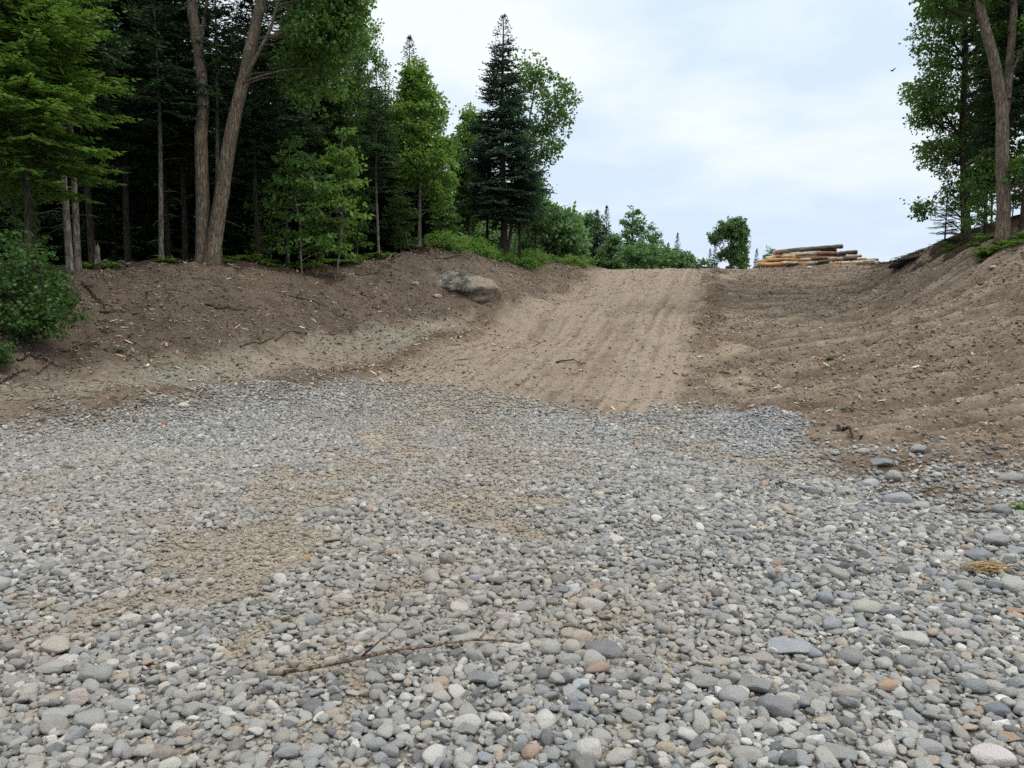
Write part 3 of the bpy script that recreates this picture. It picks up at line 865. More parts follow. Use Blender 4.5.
for i, (px, py, w, colr, sh, hr, lab) in enumerate(STONES):
    p, t = hit(px, py + w * hr * .22)
    a = w / 2 / F * t * 1.03
    b_, c_ = a * random.uniform(.68, .85), a * hr * .78
    o = obj('river_cobble', COB[sh], None, (p[0], p[1] + b_ * .3, p[2] + c_ * .74))
    o.scale = (a * 1.04, b_ * 1.0, c_ * 1.04); o.rotation_euler = (random.uniform(-.12, .12), random.uniform(-.10, .10), random.uniform(-.35, .35))
    if 'leaning down to the right' in lab or 'pointing down right' in lab: o.rotation_euler[2] = -.75
    lu = sum(colr) / 3; o.color = (*[lu * 1.03 + (q_ - lu) * .6 for q_ in colr], 1)
    tag(o, lab, 'stone', 'large cobbles in the gravel')
    cob_xy.append((p[0], p[1] + b_ * .3, (a + b_) / 2))


def build_gravel():
    X0, X1, Y0, Y1, cell = -13.0, 13.0, 1.2, 19.0, .0125
    occ = np.zeros((int((Y1 - Y0) / cell), int((X1 - X0) / cell)), np.uint8)
    discs = {}

    def disc(n):
        if n not in discs:
            k = np.arange(-n, n + 1); discs[n] = (k[:, None] ** 2 + k[None] ** 2 <= (n + .3) ** 2)
        return discs[n]

    def stamp(x, y, r, lim):
        n = max(1, int(r / cell)); i, j = int((y - Y0) / cell), int((x - X0) / cell)
        if i - n < 0 or j - n < 0 or i + n >= occ.shape[0] or j + n >= occ.shape[1]: return -1
        d = disc(n); w = occ[i - n:i + n + 1, j - n:j + n + 1]
        f = (w & d).sum() / d.sum()
        if f > lim: return -1
        w |= d.astype(np.uint8); return f
    for x, y, r in cob_xy: stamp(x, y, r * .85, 2)
    P, S, RO, DU, BL = [], [], [], [], []
    r = np.random.default_rng(11)
    #          size range        per m2  max Y  overlap
    classes = [(.055, .074, 2.6, 11, .15), (.043, .056, 22, 19, .20), (.033, .043, 85, 19, .26), (.024, .033, 260, 19, .32), (.0165, .024, 800, 14, .36),
               (.012, .0175, 1400, 9, .42), (.007, .012, 2200, 6.0, .5)]
    for a0, a1, dens, ymax, lim in classes:
        ar = sum((2 * (2.2 + .78 * yy)) * .1 for yy in np.arange(Y0, ymax, .1))
        n = int(dens * ar)
        y = Y0 + (ymax - Y0) * r.random(n * 3); wd = 2.2 + .78 * y
        keep = r.random(n * 3) < wd / wd.max(); y = y[keep][:n]
        x = r.uniform(-1, 1, len(y)) * (2.2 + .78 * y)
        z, zn = ground_h(x, y)
        big = (a0 > .03)
        pt = zn['patch']
        pr = zn['gravel'] * (1 - np.clip(pt * 1.35, 0, 1) * (.97 if a0 > .024 else (.86 if a0 > .015 else (.5 if a0 > .010 else .1))))
        # coarser stone to the right, finer on the left
        if a0 >= .042: pr = pr * np.clip(.55 + x * .13 + .6 * fbm(x * .5, y * .5, 2), .12, 1)
        blue = np.exp(-((zn['px'] - 765) / 42) ** 2 - ((zn['py'] - 430) / 22) ** 2)
        if a0 > .032: pr = pr * (1 - blue)
        ok = r.random(len(y)) < pr
        # scattered strays past the rim
        stray = (zn['gravel'] < .5) & (r.random(len(y)) < .012) & (a0 < .045)
        rub = np.exp(-((zn['px'] - 945) / 85) ** 2 - ((zn['py'] - 468) / 17) ** 2) + .6 * np.exp(-((zn['px'] - 840) / 30) ** 2 - ((zn['py'] - 452) / 10) ** 2)
        ok |= stray | ((a0 < .034) & (r.random(len(y)) < rub * .45))
        x, y, z, pt, blue = x[ok], y[ok], z[ok], pt[ok], blue[ok]
        a = r.uniform(a0, a1, len(x))
        for k in range(len(x)):
            b_ = a[k] * r.uniform(.50, .95)
            f = stamp(x[k], y[k], math.sqrt(a[k] * b_) * .90, lim)
            if f < 0: continue
            c_ = a[k] * r.uniform(.34, .74)
            lift = c_ * (.30 + .9 * f) + (.012 * r.random() if a[k] > .02 else 0)
            P.append((x[k], y[k], z[k] + lift)); S.append((a[k] * 1.06, b_ * 1.06, c_))
            tl = .20 + .8 * f
            RO.append((r.normal(0, tl), r.normal(0, tl), r.random() * 6.283))
            DU.append(pt[k]); BL.append(blue[k])
    P, S, RO, DU, BL = map(np.array, (P, S, RO, DU, BL))
    du = np.clip(DU * .85 + .02 - .035 * P[:, 0] + .55 * fbm(P[:, 0] * .45 + 3, P[:, 1] * .45, 3) + .25 * np.exp(-((P[:, 0] + .6) / 2.5) ** 2), 0, .9)
    o = scatter('river_gravel', P, RO, S, r.integers(0, 8, len(P)), SRC_GRAVEL, dict(dust=du, blue=BL))
    tag(o, 'grey river gravel spread across the foreground drive', 'gravel', kind='stuff')
    print('gravel stones', len(P))


build_gravel()


def build_clods():
    r = np.random.default_rng(21)
    n = 300000
    y = 8 + 34 * r.random(n) ** 1.15; x = r.uniform(-1, 1, n) * (2 + .75 * y)
    z, zn = ground_h(x, y)
    pr = (1 - zn['gravel']) * (1 - zn['forest'] * .8) * (.40 + .4 * zn['ridge'] + .3 * zn['dark'] - .26 * zn['road'])
    pr = pr * np.clip(.7 + 1.3 * fbm(x * .8, y * .8, 3), .1, 1.6)
    ok = r.random(n) < pr
    x, y, z = x[ok], y[ok], z[ok]
    a = (.005 + .034 * r.random(len(x)) ** 6 + .0006 * y) * (1 - .25 * zn['road'][ok])
    S = np.stack([a, a * r.uniform(.6, 1, len(x)), a * r.uniform(.45, .8, len(x))], -1)
    P = np.stack([x, y, z + a * .2], -1)
    RO = np.stack([r.normal(0, .4, len(x)), r.normal(0, .4, len(x)), r.random(len(x)) * 6.28], -1)
    o = scatter('soil_clods', P, RO, S, r.integers(0, 5, len(x)), SRC_CLOD, dict(dust=np.full(len(x), .25), dk=zn['dark'][ok] * .45))
    tag(o, 'loose clods and small stones strewn over the graded soil', 'soil', kind='stuff')


build_clods()


def build_chips():
    r = np.random.default_rng(22)
    n = 130000
    y = 9 + 32 * r.random(n) ** 1.1; x = r.uniform(-1, 1, n) * (2 + .75 * y)
    z, zn = ground_h(x, y)
    pr = (1 - zn['gravel']) * (1 - zn['forest'] * .7) * (.22 + .3 * zn['ridge'] + .30 * zn['dark'] - .2 * zn['road']) * np.clip(.6 + 2.2 * fbm(x * .6 + 9, y * .6, 3), .05, 1.8)
    ok = r.random(n) < pr
    x, y, z = x[ok], y[ok], z[ok]; m = len(x)
    L = (.02 + .09 * r.random(m) ** 3 + .0006 * y)
    S = np.stack([L, L * r.uniform(.10, .32, m), L * r.uniform(.06, .14, m)], -1)
    RO = np.stack([r.normal(0, .3, m), r.normal(0, .35, m), r.random(m) * 6.28], -1)
    mt, nt, out = newmat('wood_chip'); b = NB(nt); oi = b.n('ShaderNodeObjectInfo').outputs['Random']
    c = b.ramp(oi, [(0, (.07, .045, .03)), (.3, (.15, .10, .065)), (.55, (.28, .20, .13)), (.75, (.42, .33, .23)), (.93, (.55, .47, .36))], 'CONSTANT')
    nt.links.new(b.principled(c, .9, .15), out.inputs[0])
    src = source_collection('chip_shapes', [stone_mesh(400 + i, mt, 1, 1.2) for i in range(3)])
    o = scatter('wood_chips', np.stack([x, y, z + S[:, 2] * .8 + .004], -1), RO, S, r.integers(0, 3, m), src, {})
    tag(o, 'splinters of bark and wood strewn over the graded soil', 'wood chips', kind='stuff')


build_chips()


# ------------------------------------------------------------------ twig litter on the bare soil (uncountable)
def build_litter():
    r = np.random.default_rng(31)
    n = 9000
    y = 11 + 28 * r.random(n); x = r.uniform(-1, 1, n) * (2 + .75 * y)
    z, zn = ground_h(x, y)
    pr = (1 - zn['gravel']) * (1 - zn['road'] * .93) * (.18 + .75 * zn['dark'] + .35 * zn['ridge'])
    ok = (r.random(n) < pr) & (zn['forest'] < .5)
    mb = MB()
    for X, Y, Z in zip(x[ok], y[ok], z[ok]):
        L = .06 + .5 * r.random() ** 3; az = r.random() * 3.14; d = np.array([math.cos(az), math.sin(az) * .8, 0]) * L / 2
        q = r.normal(0, .12 * L, 3); q[2] = abs(q[2]) * .5
        rad = r.uniform(.004, .012)
        p0, p1 = np.array([X, Y, Z]) - d, np.array([X, Y, Z]) + d
        sl = (base_h([p1[0]], [p1[1]]) - base_h([p0[0]], [p0[1]]))[0] / 2
        p0[2] += rad * .7 - sl; p1[2] += rad * .7 + sl + .02 * r.random()
        mb.tube([p0, np.array([X, Y, Z + rad]) + q, p1], [rad, rad * .9, rad * .5], 4, True)
    o = obj('twig_litter', mb.mesh('twig_litter', [BARK['dead']]))
    tag(o, 'broken twigs and root scraps scattered over the bare banks', 'twigs', kind='stuff')


build_litter()

# ------------------------------------------------------------------ tree kinds
K = {}
K['spruce_big'] = conifer_mesh(1, 11, 2.55, .19, .88, .19, .36, .033, .30, .42, 'spruce', .17)
K['spruce_slim'] = conifer_mesh(2, 11, 1.85, .12, .80, .16, .30, .036, .05, .40, 'spruce', .12)
K['fir_a'] = conifer_mesh(3, 13, 2.1, .30, .75, .30, .22, .028, .10, .42, 'fir', .095)
K['fir_b'] = conifer_mesh(4, 14, 2.4, .26, .65, .30, .26, .030, .12, .42, 'fir', .105)
K['fir_c'] = conifer_mesh(5, 10, 1.8, .30, .80, .26, .20, .028, .10, .42, 'fir', .10)
K['fir_low'] = conifer_mesh(12, 10, 2.3, .03, .6, .34, .24, .05, .05, .45, 'fir', .13, stubs=False)
K['hemlock'] = conifer_mesh(6, 11, 2.3, .26, .50, .17, .26, .030, .22, .38, 'hemlock', .075, 'conifer', True, 0, 1.7)
K['fir_sparse'] = conifer_mesh(8, 4, 1.1, .08, .9, .22, .12, .016, .35, .42, 'fir', .04)
K['fir_pale'] = conifer_mesh(15, 10, 1.7, .42, .80, .26, .20, .030, .25, .42, 'fir', .075, 'pale')
K['spruce_far'] = conifer_mesh(9, 9, 1.25, .10, .85, .24, .25, .10, .05, .40, 'blue', .12, stubs=False)


def zpath(h, lean=(0, 0), wob=.12, seed=0, n=7):
    r = np.random.default_rng(seed); z = np.linspace(0, h, n)
    P = np.stack([lean[0] * z / h, lean[1] * z / h, z], -1); P[1:, :2] += np.cumsum(r.normal(0, wob * .5, (n - 1, 2)), 0); P[0, 2] = -.15
    return P


K['maple_bright'] = broadleaf_mesh(20, [(zpath(6.2, (.1, 0), .10, 1), .075, .02)],
                                   [((0, 0, 4.6), (.95, .95, 1.5), 70), ((.25, .1, 3.2), (1.15, 1.1, 1.1), 60), ((-.1, 0, 6.0), (.45, .5, .8), 26), ((.5, 0, 2.1), (.7, .8, .6), 20)],
                                   90, .36, .125, 'bright', 'pale', .6)
K['maple_sparse'] = broadleaf_mesh(21, [(zpath(7.6, (1.2, 0), .15, 2), .085, .02), ([(.5, 0, 3.6), (1.3, .2, 5.2), (2.0, .2, 6.4)], .045, .012)],
                                   [((1.9, 0, 5.9), (1.0, .9, 1.2), 34), ((1.0, 0, 7.0), (.7, .7, .9), 20), ((.4, 0, 4.8), (.9, .9, 1.6), 24), ((.9, 0, 2.6), (.9, .9, 1.3), 36), ((1.3, 0, 4.4), (.9, .8, .9), 26)],
                                   64, .42, .125, 'maple', 'pale', .9)
K['beech'] = broadleaf_mesh(22, [(zpath(4.3, (.35, 0), .10, 3), .035, .01)],
                            [((.1, 0, 2.4), (.85, .8, 1.3), 44), ((.35, 0, 3.7), (.55, .5, .8), 18), ((0, 0, 1.2), (.8, .7, .6), 14)], 34, .34, .135, 'bright', 'pale', .9, .28)
K['beech_dim'] = broadleaf_mesh(23, [(zpath(3.6, (-.2, 0), .10, 4), .03, .01)],
                                [((0, 0, 2.2), (.9, .8, 1.2), 40), ((-.2, 0, 3.1), (.5, .5, .6), 14), ((.1, 0, 1.0), (.8, .7, .5), 14)], 34, .34, .13, 'maple', 'pale', .9, .28)
K['canopy'] = broadleaf_mesh(24, [(zpath(12, (.4, 0), .25, 5), .15, .04), ([(.1, 0, 5), (1.2, .5, 7.5), (2.0, .8, 9.5)], .07, .02), ([(.2, 0, 6), (-1.2, -.3, 8.3), (-1.8, -.4, 10)], .07, .02)],
                             [((.2, 0, 9.0), (2.6, 2.4, 2.8), 190), ((.5, 0, 6.0), (2.2, 2.0, 1.6), 80), ((.2, 0, 11.6), (1.4, 1.4, 1.2), 40)], 105, .50, .13, 'maple', 'maple', .5)
K['round_far'] = broadleaf_mesh(25, [(zpath(5.5, (.1, 0), .2, 6), .12, .03)],
                                [((0, 0, 4.0), (2.1, 2.0, 2.2), 120), ((.9, 0, 2.6), (1.8, 1.6, 1.5), 60), ((-1.0, .2, 2.4), (1.6, 1.5, 1.5), 60), ((0, 0, 6.2), (1.0, 1.0, .8), 26)], 52, .48, .24, 'far', 'maple', .3)
K['aspen_far'] = broadleaf_mesh(26, [(zpath(7.4, (.1, 0), .15, 7), .10, .02)],
                                [((0, 0, 5.2), (.95, .95, 2.3), 62), ((.1, 0, 3.0), (1.1, 1.1, 1.3), 40)], 42, .40, .20, 'far', 'pale', .6)
K['bush_far'] = broadleaf_mesh(27, [(zpath(2.6, (.1, 0), .15, 8), .06, .02), ([(0, 0, .1), (.5, .2, 1.3), (.9, .3, 2.2)], .04, .015)],
                               [((0, 0, 1.8), (1.7, 1.5, 1.3), 90), ((.9, 0, 1.4), (1.3, 1.2, 1.0), 40)], 50, .42, .22, 'far', 'maple', .3)
K['shrub'] = broadleaf_mesh(28, [(zpath(1.6, (-.1, 0), .1, 9), .025, .008), ([(0, 0, 0), (.5, -.1, .7), (.8, -.2, 1.3)], .02, .007), ([(0, 0, 0), (-.5, -.1, .7), (-.8, -.1, 1.2)], .02, .007)],
                            [((0, 0, 1.0), (1.1, .8, .85), 90), ((-.6, -.2, .9), (.8, .7, .8), 50), ((.75, -.2, .5), (.75, .6, .5), 44), ((.3, 0, 1.7), (.5, .5, .5), 14)], 36, .32, .092, 'shrub', 'conifer', .9, .35)


def far_maple():
    paths = [(zpath(7.6, (.3, 0), .25, 11), .17, .05), ([(.1, 0, 3.6), (-1.0, 0, 5.2), (-1.7, 0, 6.4)], .08, .02)]
    lobes = [((.9, 0, 7.0), (1.1, 1.2, 1.3), 70), ((-.3, 0, 7.1), (1.1, 1.0, 1.0), 50), ((-1.5, 0, 6.2), (.75, .9, .7), 30), ((.9, 0, 5.3), (1.0, 1.1, 1.7), 70), ((.8, 0, 3.6), (1.0, 1.0, 1.0), 40), ((-.6, 0, 4.6), (.6, .7, .7), 16)]
    return broadleaf_mesh(30, paths, lobes, 56, .42, .21, 'far', 'maple', .5)


K['maple_lone'] = far_maple()


def local(base, pts, Y):
    return [unproject(px, py, Y + dy) - base for px, py, dy in pts]


# twin-stemmed maple at the bank's brow
YT = 21.5
bt = foot(208, YT)
L1 = local(bt, [(203, 268, 0), (203, 235, 0), (203, 190, .05), (200, 140, .1), (204, 105, .1), (201, 70, .1), (196, 35, .1), (190, -10, .1), (184, -90, .1), (176, -170, .1)], YT)
L2 = local(bt, [(211, 268, -.1), (215, 235, -.1), (222, 190, -.1), (231, 135, -.15), (241, 90, -.15), (251, 45, -.15), (262, 0, -.2), (272, -60, -.2), (290, -140, -.2)], YT)
for L_ in (L1, L2): L_[0][2] = -.2
B1 = local(bt, [(241, 88, -.2), (254, 60, -.5), (268, 36, -.7), (282, -10, -.9)], YT)
B2 = local(bt, [(199, 55, .1), (204, 20, .3), (212, -30, .5)], YT)
B3 = local(bt, [(262, 0, -.2), (300, -50, -.4), (340, -70, -.5)], YT)
tl = lambda px, py, dy, r, n: (unproject(px, py, YT + dy) - bt, r, n)
twin = broadleaf_mesh(40, [(L1, .20, .10), (L2, .215, .10), (B1, .06, .03), (B2, .07, .03), (B3, .07, .02)],
                      [tl(190, -170, .3, (2.0, 2.2, 1.6), 100), tl(285, -120, .2, (2.2, 2.2, 1.9), 120), tl(235, -60, .8, (2.2, 1.8, 1.5), 80), tl(330, -10, 0, (1.1, 1.6, .9), 60),
                       tl(310, 70, 1.0, (.9, 1.2, 1.3), 40), tl(325, 30, .3, (1.0, 1.2, 1.0), 46), tl(150, -60, .5, (1.6, 1.6, 1.2), 50), tl(350, 12, 0, (.7, .8, .45), 18)],
                      74, .40, .13, 'maple', 'maple', .10, split=True, nside=12)
t = thing('twin_maple_tree', 'mature maple with two grey trunks rising in a V at the left brow', 'tree', bt)
for m in twin['trunk']: obj('trunk', m, t)
obj('crown', twin['crown'], t)

# forked maple on the right-hand bank
YR = 24.6
br_ = foot(1003, YR)
Q0 = local(br_, [(1003, 242, 0), (1004, 200, 0), (1002, 160, 0), (1003, 118, 0), (1000, 96, 0), (996, 66, 0), (986, 30, 0), (977, 0, 0), (970, -60, 0), (966, -130, 0)], YR)
Q1 = local(br_, [(1003, 122, 0), (1008, 90, .1), (1011, 50, .2), (1014, 0, .2), (1022, -80, .2), (1030, -150, .2)], YR)
Q2 = local(br_, [(1008, 78, .1), (1020, 55, -.2), (1040, 20, -.4)], YR)
Q0[0][2] = -.2
tr_ = lambda px, py, dy, r, n: (unproject(px, py, YR + dy) - br_, r, n)
fork = broadleaf_mesh(41, [(Q0, .215, .10), (Q1, .135, .07), (Q2, .05, .02)],
                      [tr_(975, -120, 0, (2.3, 2.2, 1.8), 120), tr_(1040, -120, 0, (2.2, 2.2, 1.8), 110), tr_(950, -10, .6, (.9, 1.4, 1.0), 46), tr_(1045, 30, 0, (1.3, 1.4, 1.0), 50),
                       tr_(1040, 170, -.3, (.9, .8, .5), 14), tr_(1010, -20, .8, (1.4, 1.2, .8), 40)],
                      74, .42, .14, 'maple', 'maple', .6, nside=12)
t = thing('forked_maple_tree', 'big maple with a thick grey trunk forking high on the right bank', 'tree', br_)
for m in fork['trunk']: obj('trunk', m, t)
obj('crown', fork['crown'], t)

# hardwood hanging over the right bank's edge
YH = 28.5
bh = foot(966, YH)
th = lambda px, py, dy, r, n: (unproject(px, py, YH + dy) - bh, r, n)
HP = local(bh, [(966, 246, 0), (965, 190, 0), (962, 120, 0), (966, 50, 0), (962, 0, 0), (955, -70, 0)], YH); HP[0][2] = -.2
HB = local(bh, [(963, 140, 0), (945, 115, 0), (925, 100, 0)], YH); HB2 = local(bh, [(965, 60, 0), (945, 30, 0), (930, 15, 0)], YH); HB3 = local(bh, [(965, 180, 0), (945, 185, 0), (928, 205, 0)], YH)
edge = broadleaf_mesh(42, [(HP, .17, .05), (HB, .05, .015), (HB2, .05, .015), (HB3, .03, .01)],
                      [th(938, 95, 0, (1.05, 1.6, 1.35), 64), th(945, 35, 0, (1.1, 1.6, 1.3), 64), th(950, -40, 0, (1.3, 1.6, 1.3), 60), th(955, 150, .4, (1.1, 1.5, 1.0), 60), th(925, 105, 0, (.55, .8, .8), 20),
                       th(925, 208, 0, (.45, .5, .3), 8), th(985, 120, 1.2, (1.2, 1.0, 2.6), 80), th(1000, 20, 1.5, (1.8, 1.2, 2.0), 80), th(962, 195, .5, (.7, .9, .6), 24)],
                      62, .42, .115, 'maple', 'conifer', .8)
t = thing('edge_hardwood_tree', 'leafy dark green hardwood overhanging the left edge of the right-hand wood', 'tree', bh)
for m in edge['trunk']: obj('trunk', m, t)
obj('crown', edge['crown'], t)

# --- left wood, nearest trees, one by one
plant('young_hemlock', K['hemlock'], 30, 16.6, 'bright yellow-green young hemlock with layered sprays at the far left', top=-230, rz=.4)
plant('young_hemlock', K['hemlock'], -55, 17.6, 'bright green hemlock cut by the left edge behind the first', top=-220, rz=2.0)
plant('fir_tree', K['fir_pale'], 68, 19.2, 'fir with a thin grey trunk, left one of a close pair above the left shrub', top=-190, rz=1.0)
plant('fir_tree', K['fir_pale'], 76, 19.6, 'fir with a thin grey trunk, right one of a close pair above the left shrub', top=-150, rz=2.0)
plant('fir_tree', K['fir_b'], 91, 22.0, 'dark fir behind the pair of thin trunks beside the pale split stump', top=-180, rz=3.0)
plant('fir_tree', K['fir_pale'], 163, 21.6, 'slim fir with a straight pale bare trunk between hemlock and twin maple', top=-80, rz=4.0)
plant('fir_tree', K['fir_pale'], 221, 22.2, 'slim fir whose pale trunk shows just right of the twin maple', top=-60, rz=5.0)
plant('beech_sapling', K['beech_dim'], 303, 22.9, 'leaning leafy sapling in the shade right of the twin maple', cat='sapling', top=140, rz=0)
plant('beech_sapling', K['beech'], 334, 23.6, 'light green beech sapling with layered leaves at the wood edge', cat='sapling', top=128, rz=.3)
plant('fir_tree', K['fir_pale'], 378, 26.3, 'fir with a thin straight pale trunk between beech sapling and bright maple', top=64, rz=.5)
plant('maple_tree', K['maple_bright'], 419, 28.2, 'bright green young maple with an oval crown left of the tall spruce', top=62, rz=.0)
plant('spruce_tree', K['spruce_slim'], 411, 34, 'slim dark spruce whose narrow spire rises above the bright maple', top=34, rz=.5)
plant('spruce_tree', K['spruce_slim'], 388, 33, 'slim dark spruce just left of the highest narrow spire', top=62, rz=1.5)
plant('maple_tree', K['canopy'], 345, 27.5, 'tall dense maple closing the left wood towards the open sky', top=-20, rz=1.0, wide=.75)
plant('maple_tree', K['maple_sparse'], 452, 36, 'thin maple with sky showing through, left of the tall spruce', top=100, rz=2.6)
plant('maple_tree', K['maple_bright'], 470, 38.5, 'shaded maple in the gap behind the thin see-through maple', top=108, rz=1.7)
plant('spruce_tree', K['spruce_big'], 503, 33.5, 'tallest dark spruce with a sharp point, standing on the mound', top=12, rz=.2)
plant('spruce_tree', K['fir_c'], 488, 35.5, 'shorter fir tucked against the left side of the tallest spruce', top=108, rz=1.0)
plant('spruce_tree', K['fir_c'], 520, 34.6, 'shorter fir tucked against the right side of the tallest spruce', top=118, rz=2.0)
plant('maple_tree', K['maple_sparse'], 506, 36, 'open-crowned maple leaning out right of the tallest spruce', top=58, rz=0, wide=.95)
plant('maple_tree', K['bush_far'], 547, 42, 'low bushy maple at the foot of the tallest spruce, right side', top=205, rz=.8)
plant('fir_tree', K['fir_c'], 536, 36.5, 'ragged fir with drooping boughs between the tallest spruce and far wood', top=150, rz=.6)
plant('fir_tree', K['fir_a'], 258, 23.6, 'dark fir directly right of the twin maple, branches hanging low', top=-60, rz=1.0)
plant('fir_tree', K['fir_b'], 287, 25.5, 'dark fir behind the leaning leafy sapling', top=-50, rz=2.2)
plant('fir_tree', K['fir_a'], 320, 27, 'dark fir behind the light green beech sapling', top=-10, rz=.7)
plant('fir_tree', K['fir_b'], 130, 23.5, 'dark fir between hemlock and the straight pale trunk', top=-160, rz=.7)
plant('fir_tree', K['fir_a'], 355, 30, 'dark fir left of the thin straight trunk near the bright maple', top=40, rz=2.7)
plant('fir_tree', K['fir_a'], 395, 31, 'dark fir in the shade behind the bright maple', top=110, rz=3.7)
plant('fir_tree', K['fir_c'], 436, 33, 'dark fir in the shade right behind the bright maple', top=120, rz=4.7)
plant('fir_tree', K['fir_b'], 185, 24.5, 'dark fir directly behind the twin maple, filling between its trunks', top=-140, rz=4.1)
# deep wood: dark trees behind the front row
r = np.random.default_rng(77)
DG = 'dark firs deep in the left wood'
cells = [(-30 + 3.1 * i + r.uniform(-.8, .8), y0 + r.uniform(-1, 1)) for y0 in (27.5, 31, 34.5, 38.5, 43) for i in range(12)]
nplaced = 0
for (x, y) in cells:
    px = CX + F * x / y
    if px < -260 or px > 455: continue
    if y < -(x) * .0 + 24: continue
    if x > -3 - (0 if y > 33 else 2): continue
    plant('fir_tree', K[('fir_a', 'fir_b', 'fir_low', 'fir_low')[nplaced % 4] if y < 33 else 'fir_low'], 0, 0, 'dark fir deep in the shade of the left wood', loc=(x, y), h=r.uniform(8.5, 12.5) if px < 330 else r.uniform(6.5, 8.2), group=DG)
    nplaced += 1
for i, (x, y) in enumerate([(-9.6, 29.2), (-7.2, 30.4), (-5.6, 33.2), (-8.4, 33.5), (-11.6, 30.8), (-4.9, 35.2)]):
    plant('fir_tree', K['fir_low'], 0, 0, 'dark fir deep in the shade of the left wood', loc=(x, y), h=7.5, group=DG)
for i, (x, y) in enumerate([(-17, 20.5), (-20, 24), (-24, 21), (-15, 24.5)]):
    plant('fir_tree', K[('fir_b', 'fir_a')[i % 2]], 0, 0, 'dark fir deep in the shade of the left wood', loc=(x, y), h=12, group=DG)
# broadleaf understorey seen dimly between the dark trunks
for px, Y, top, lab in [(270, 25, 170, 'dim leafy sapling under the dark firs right of the twin maple'), (357, 27, 180, 'small leafy sapling at the wood edge left of the thin straight trunk'),
                        (402, 29.5, 190, 'small leafy sapling in the shade under the bright maple, left side'), (446, 31.5, 195, 'leafy sapling at the right foot of the bright maple'),
                        (20, 20, 160, 'leafy sapling in the shade behind the left shrub')]:
    plant('beech_sapling', K['beech_dim'], px, Y, lab, cat='sapling', top=top)

# --- far wood beyond the crest
FG = 'trees beyond the crest of the road'
far = [('bush_far', 552, 58, 222, 'pale bushy tree beyond the crest touching the tall spruce clump'), ('round_far', 572, 70, 216, 'rounded tree beyond the crest, leftmost of the far row'),
       ('round_far', 589, 66, 214, 'broadest rounded tree beyond the crest left of the road'), ('spruce_far', 606, 64, 205, 'thin spruce spire poking out behind the broadest far tree'),
       ('spruce_far', 596, 63, 209, 'shorter spruce tip just left of the thin far spire'), ('aspen_far', 632, 68, 205, 'tall airy poplar beyond the road crest, left of two'),
       ('aspen_far', 650, 70, 222, 'tall airy poplar beyond the road crest, right of two'), ('round_far', 612, 62, 235, 'low rounded tree in front of the thin far spire'),
       ('bush_far', 642, 60, 244, 'low bushy tree under the two airy poplars'), ('bush_far', 664, 62, 248, 'low bushy tree right of the two airy poplars'),
       ('bush_far', 686, 62, 254, 'lowest bushy tree at the road crest beside the small spruces'), ('spruce_far', 677, 64, 232, 'small dark spruce above the low bushes beyond the crest'),
       ('spruce_far', 668, 64, 242, 'smaller spruce left of the small dark spruce beyond the crest'), ('spruce_far', 686, 76, 252, 'smallest spruce right of the small dark spruce beyond the crest'),
       ('spruce_far', 709, 72, 248, 'left of two dark spruces beside the lone round maple'), ('spruce_far', 714, 74, 242, 'right of two dark spruces beside the lone round maple'),
       ('maple_lone', 728, 70, 218, 'lone round-crowned maple standing against the sky at the road crest'), ('spruce_far', 743, 73, 228, 'thin spruce tip at the right side of the lone round maple'),
       ('spruce_far', 756, 75, 248, 'small spruce between the lone round maple and the log pile'), ('aspen_far', 769, 78, 246, 'little pale tree top behind the left end of the log pile'),
       ('round_far', 530, 60, 190, 'rounded tree showing behind the trunks of the tallest spruce'), ('bush_far', 490, 52, 225, 'bush showing behind the trunks left of the tallest spruce'),
       ('round_far', 470, 58, 170, 'rounded tree far behind the gap left of the tallest spruce')]
for k, px, Y, top, lab in far:
    plant('far_' + {'bush_far': 'bush', 'round_far': 'broadleaf_tree', 'spruce_far': 'spruce', 'aspen_far': 'poplar', 'maple_lone': 'maple'}[k], K[k], px, Y, lab, cat='bush' if k == 'bush_far' else 'tree',
          top=top, group=FG, rz=0 if k == 'maple_lone' else None)

# --- right wood
plant('fir_tree', K['fir_b'], 985, 30.5, 'dark fir close behind the overhanging hardwood on the right bank', top=-70, rz=1.0, wide=.65)
plant('fir_tree', K['fir_c'], 984, 27, 'slim fir with a pale thin trunk left of the forked maple', top=40, rz=2, wide=.8)
plant('beech_sapling', K['beech_dim'], 980, 26.6, 'bare-stemmed sapling leaning beside the slim fir on the right bank', cat='sapling', top=150, rz=2)
plant('small_fir', K['fir_sparse'], 944, 30, 'sparse little fir at the left tip of the right-hand wood', top=172, rz=1)
plant('maple_tree', K['canopy'], 1050, 28, 'dense maple at the right edge behind the forked maple', top=-190, rz=2)
plant('fir_tree', K['fir_a'], 1022, 25.5, 'dark trunked fir cut by the right edge beside the forked maple', top=-150, rz=2.4)
RG = 'dark trees deep in the right wood'
for i, (x, y) in enumerate([(21.3, 31.5), (21.5, 29), (24, 27), (24, 33), (28, 31), (28, 37), (33, 35), (27, 24), (32, 27), (36, 31), (30, 43), (36, 40)]):
    plant('fir_tree', K[('fir_a', 'fir_low', 'fir_b')[i % 3] if y < 33 else 'fir_low'], 0, 0, 'dark fir deep in the shade of the right wood', loc=(x, y), h=r.uniform(9, 12), group=RG)
for px, Y, top, lab in [(990, 31, 90, 'leafy sapling filling the shade left of the forked trunk'), (1012, 29, 140, 'leafy sapling showing right behind the forked trunk')]:
    plant('beech_sapling', K['beech_dim'], px, Y, lab, cat='sapling', top=top)

# --- shrubs, weeds
def shrub(px, Y, label, s, rz=0.0):
    p = foot(px, Y); t = thing('leafy_shrub', label, 'shrub', p, rz, None, s)
    for m in K['shrub']['trunk']: obj('stem', m, t)
    obj('foliage', K['shrub']['crown'], t)


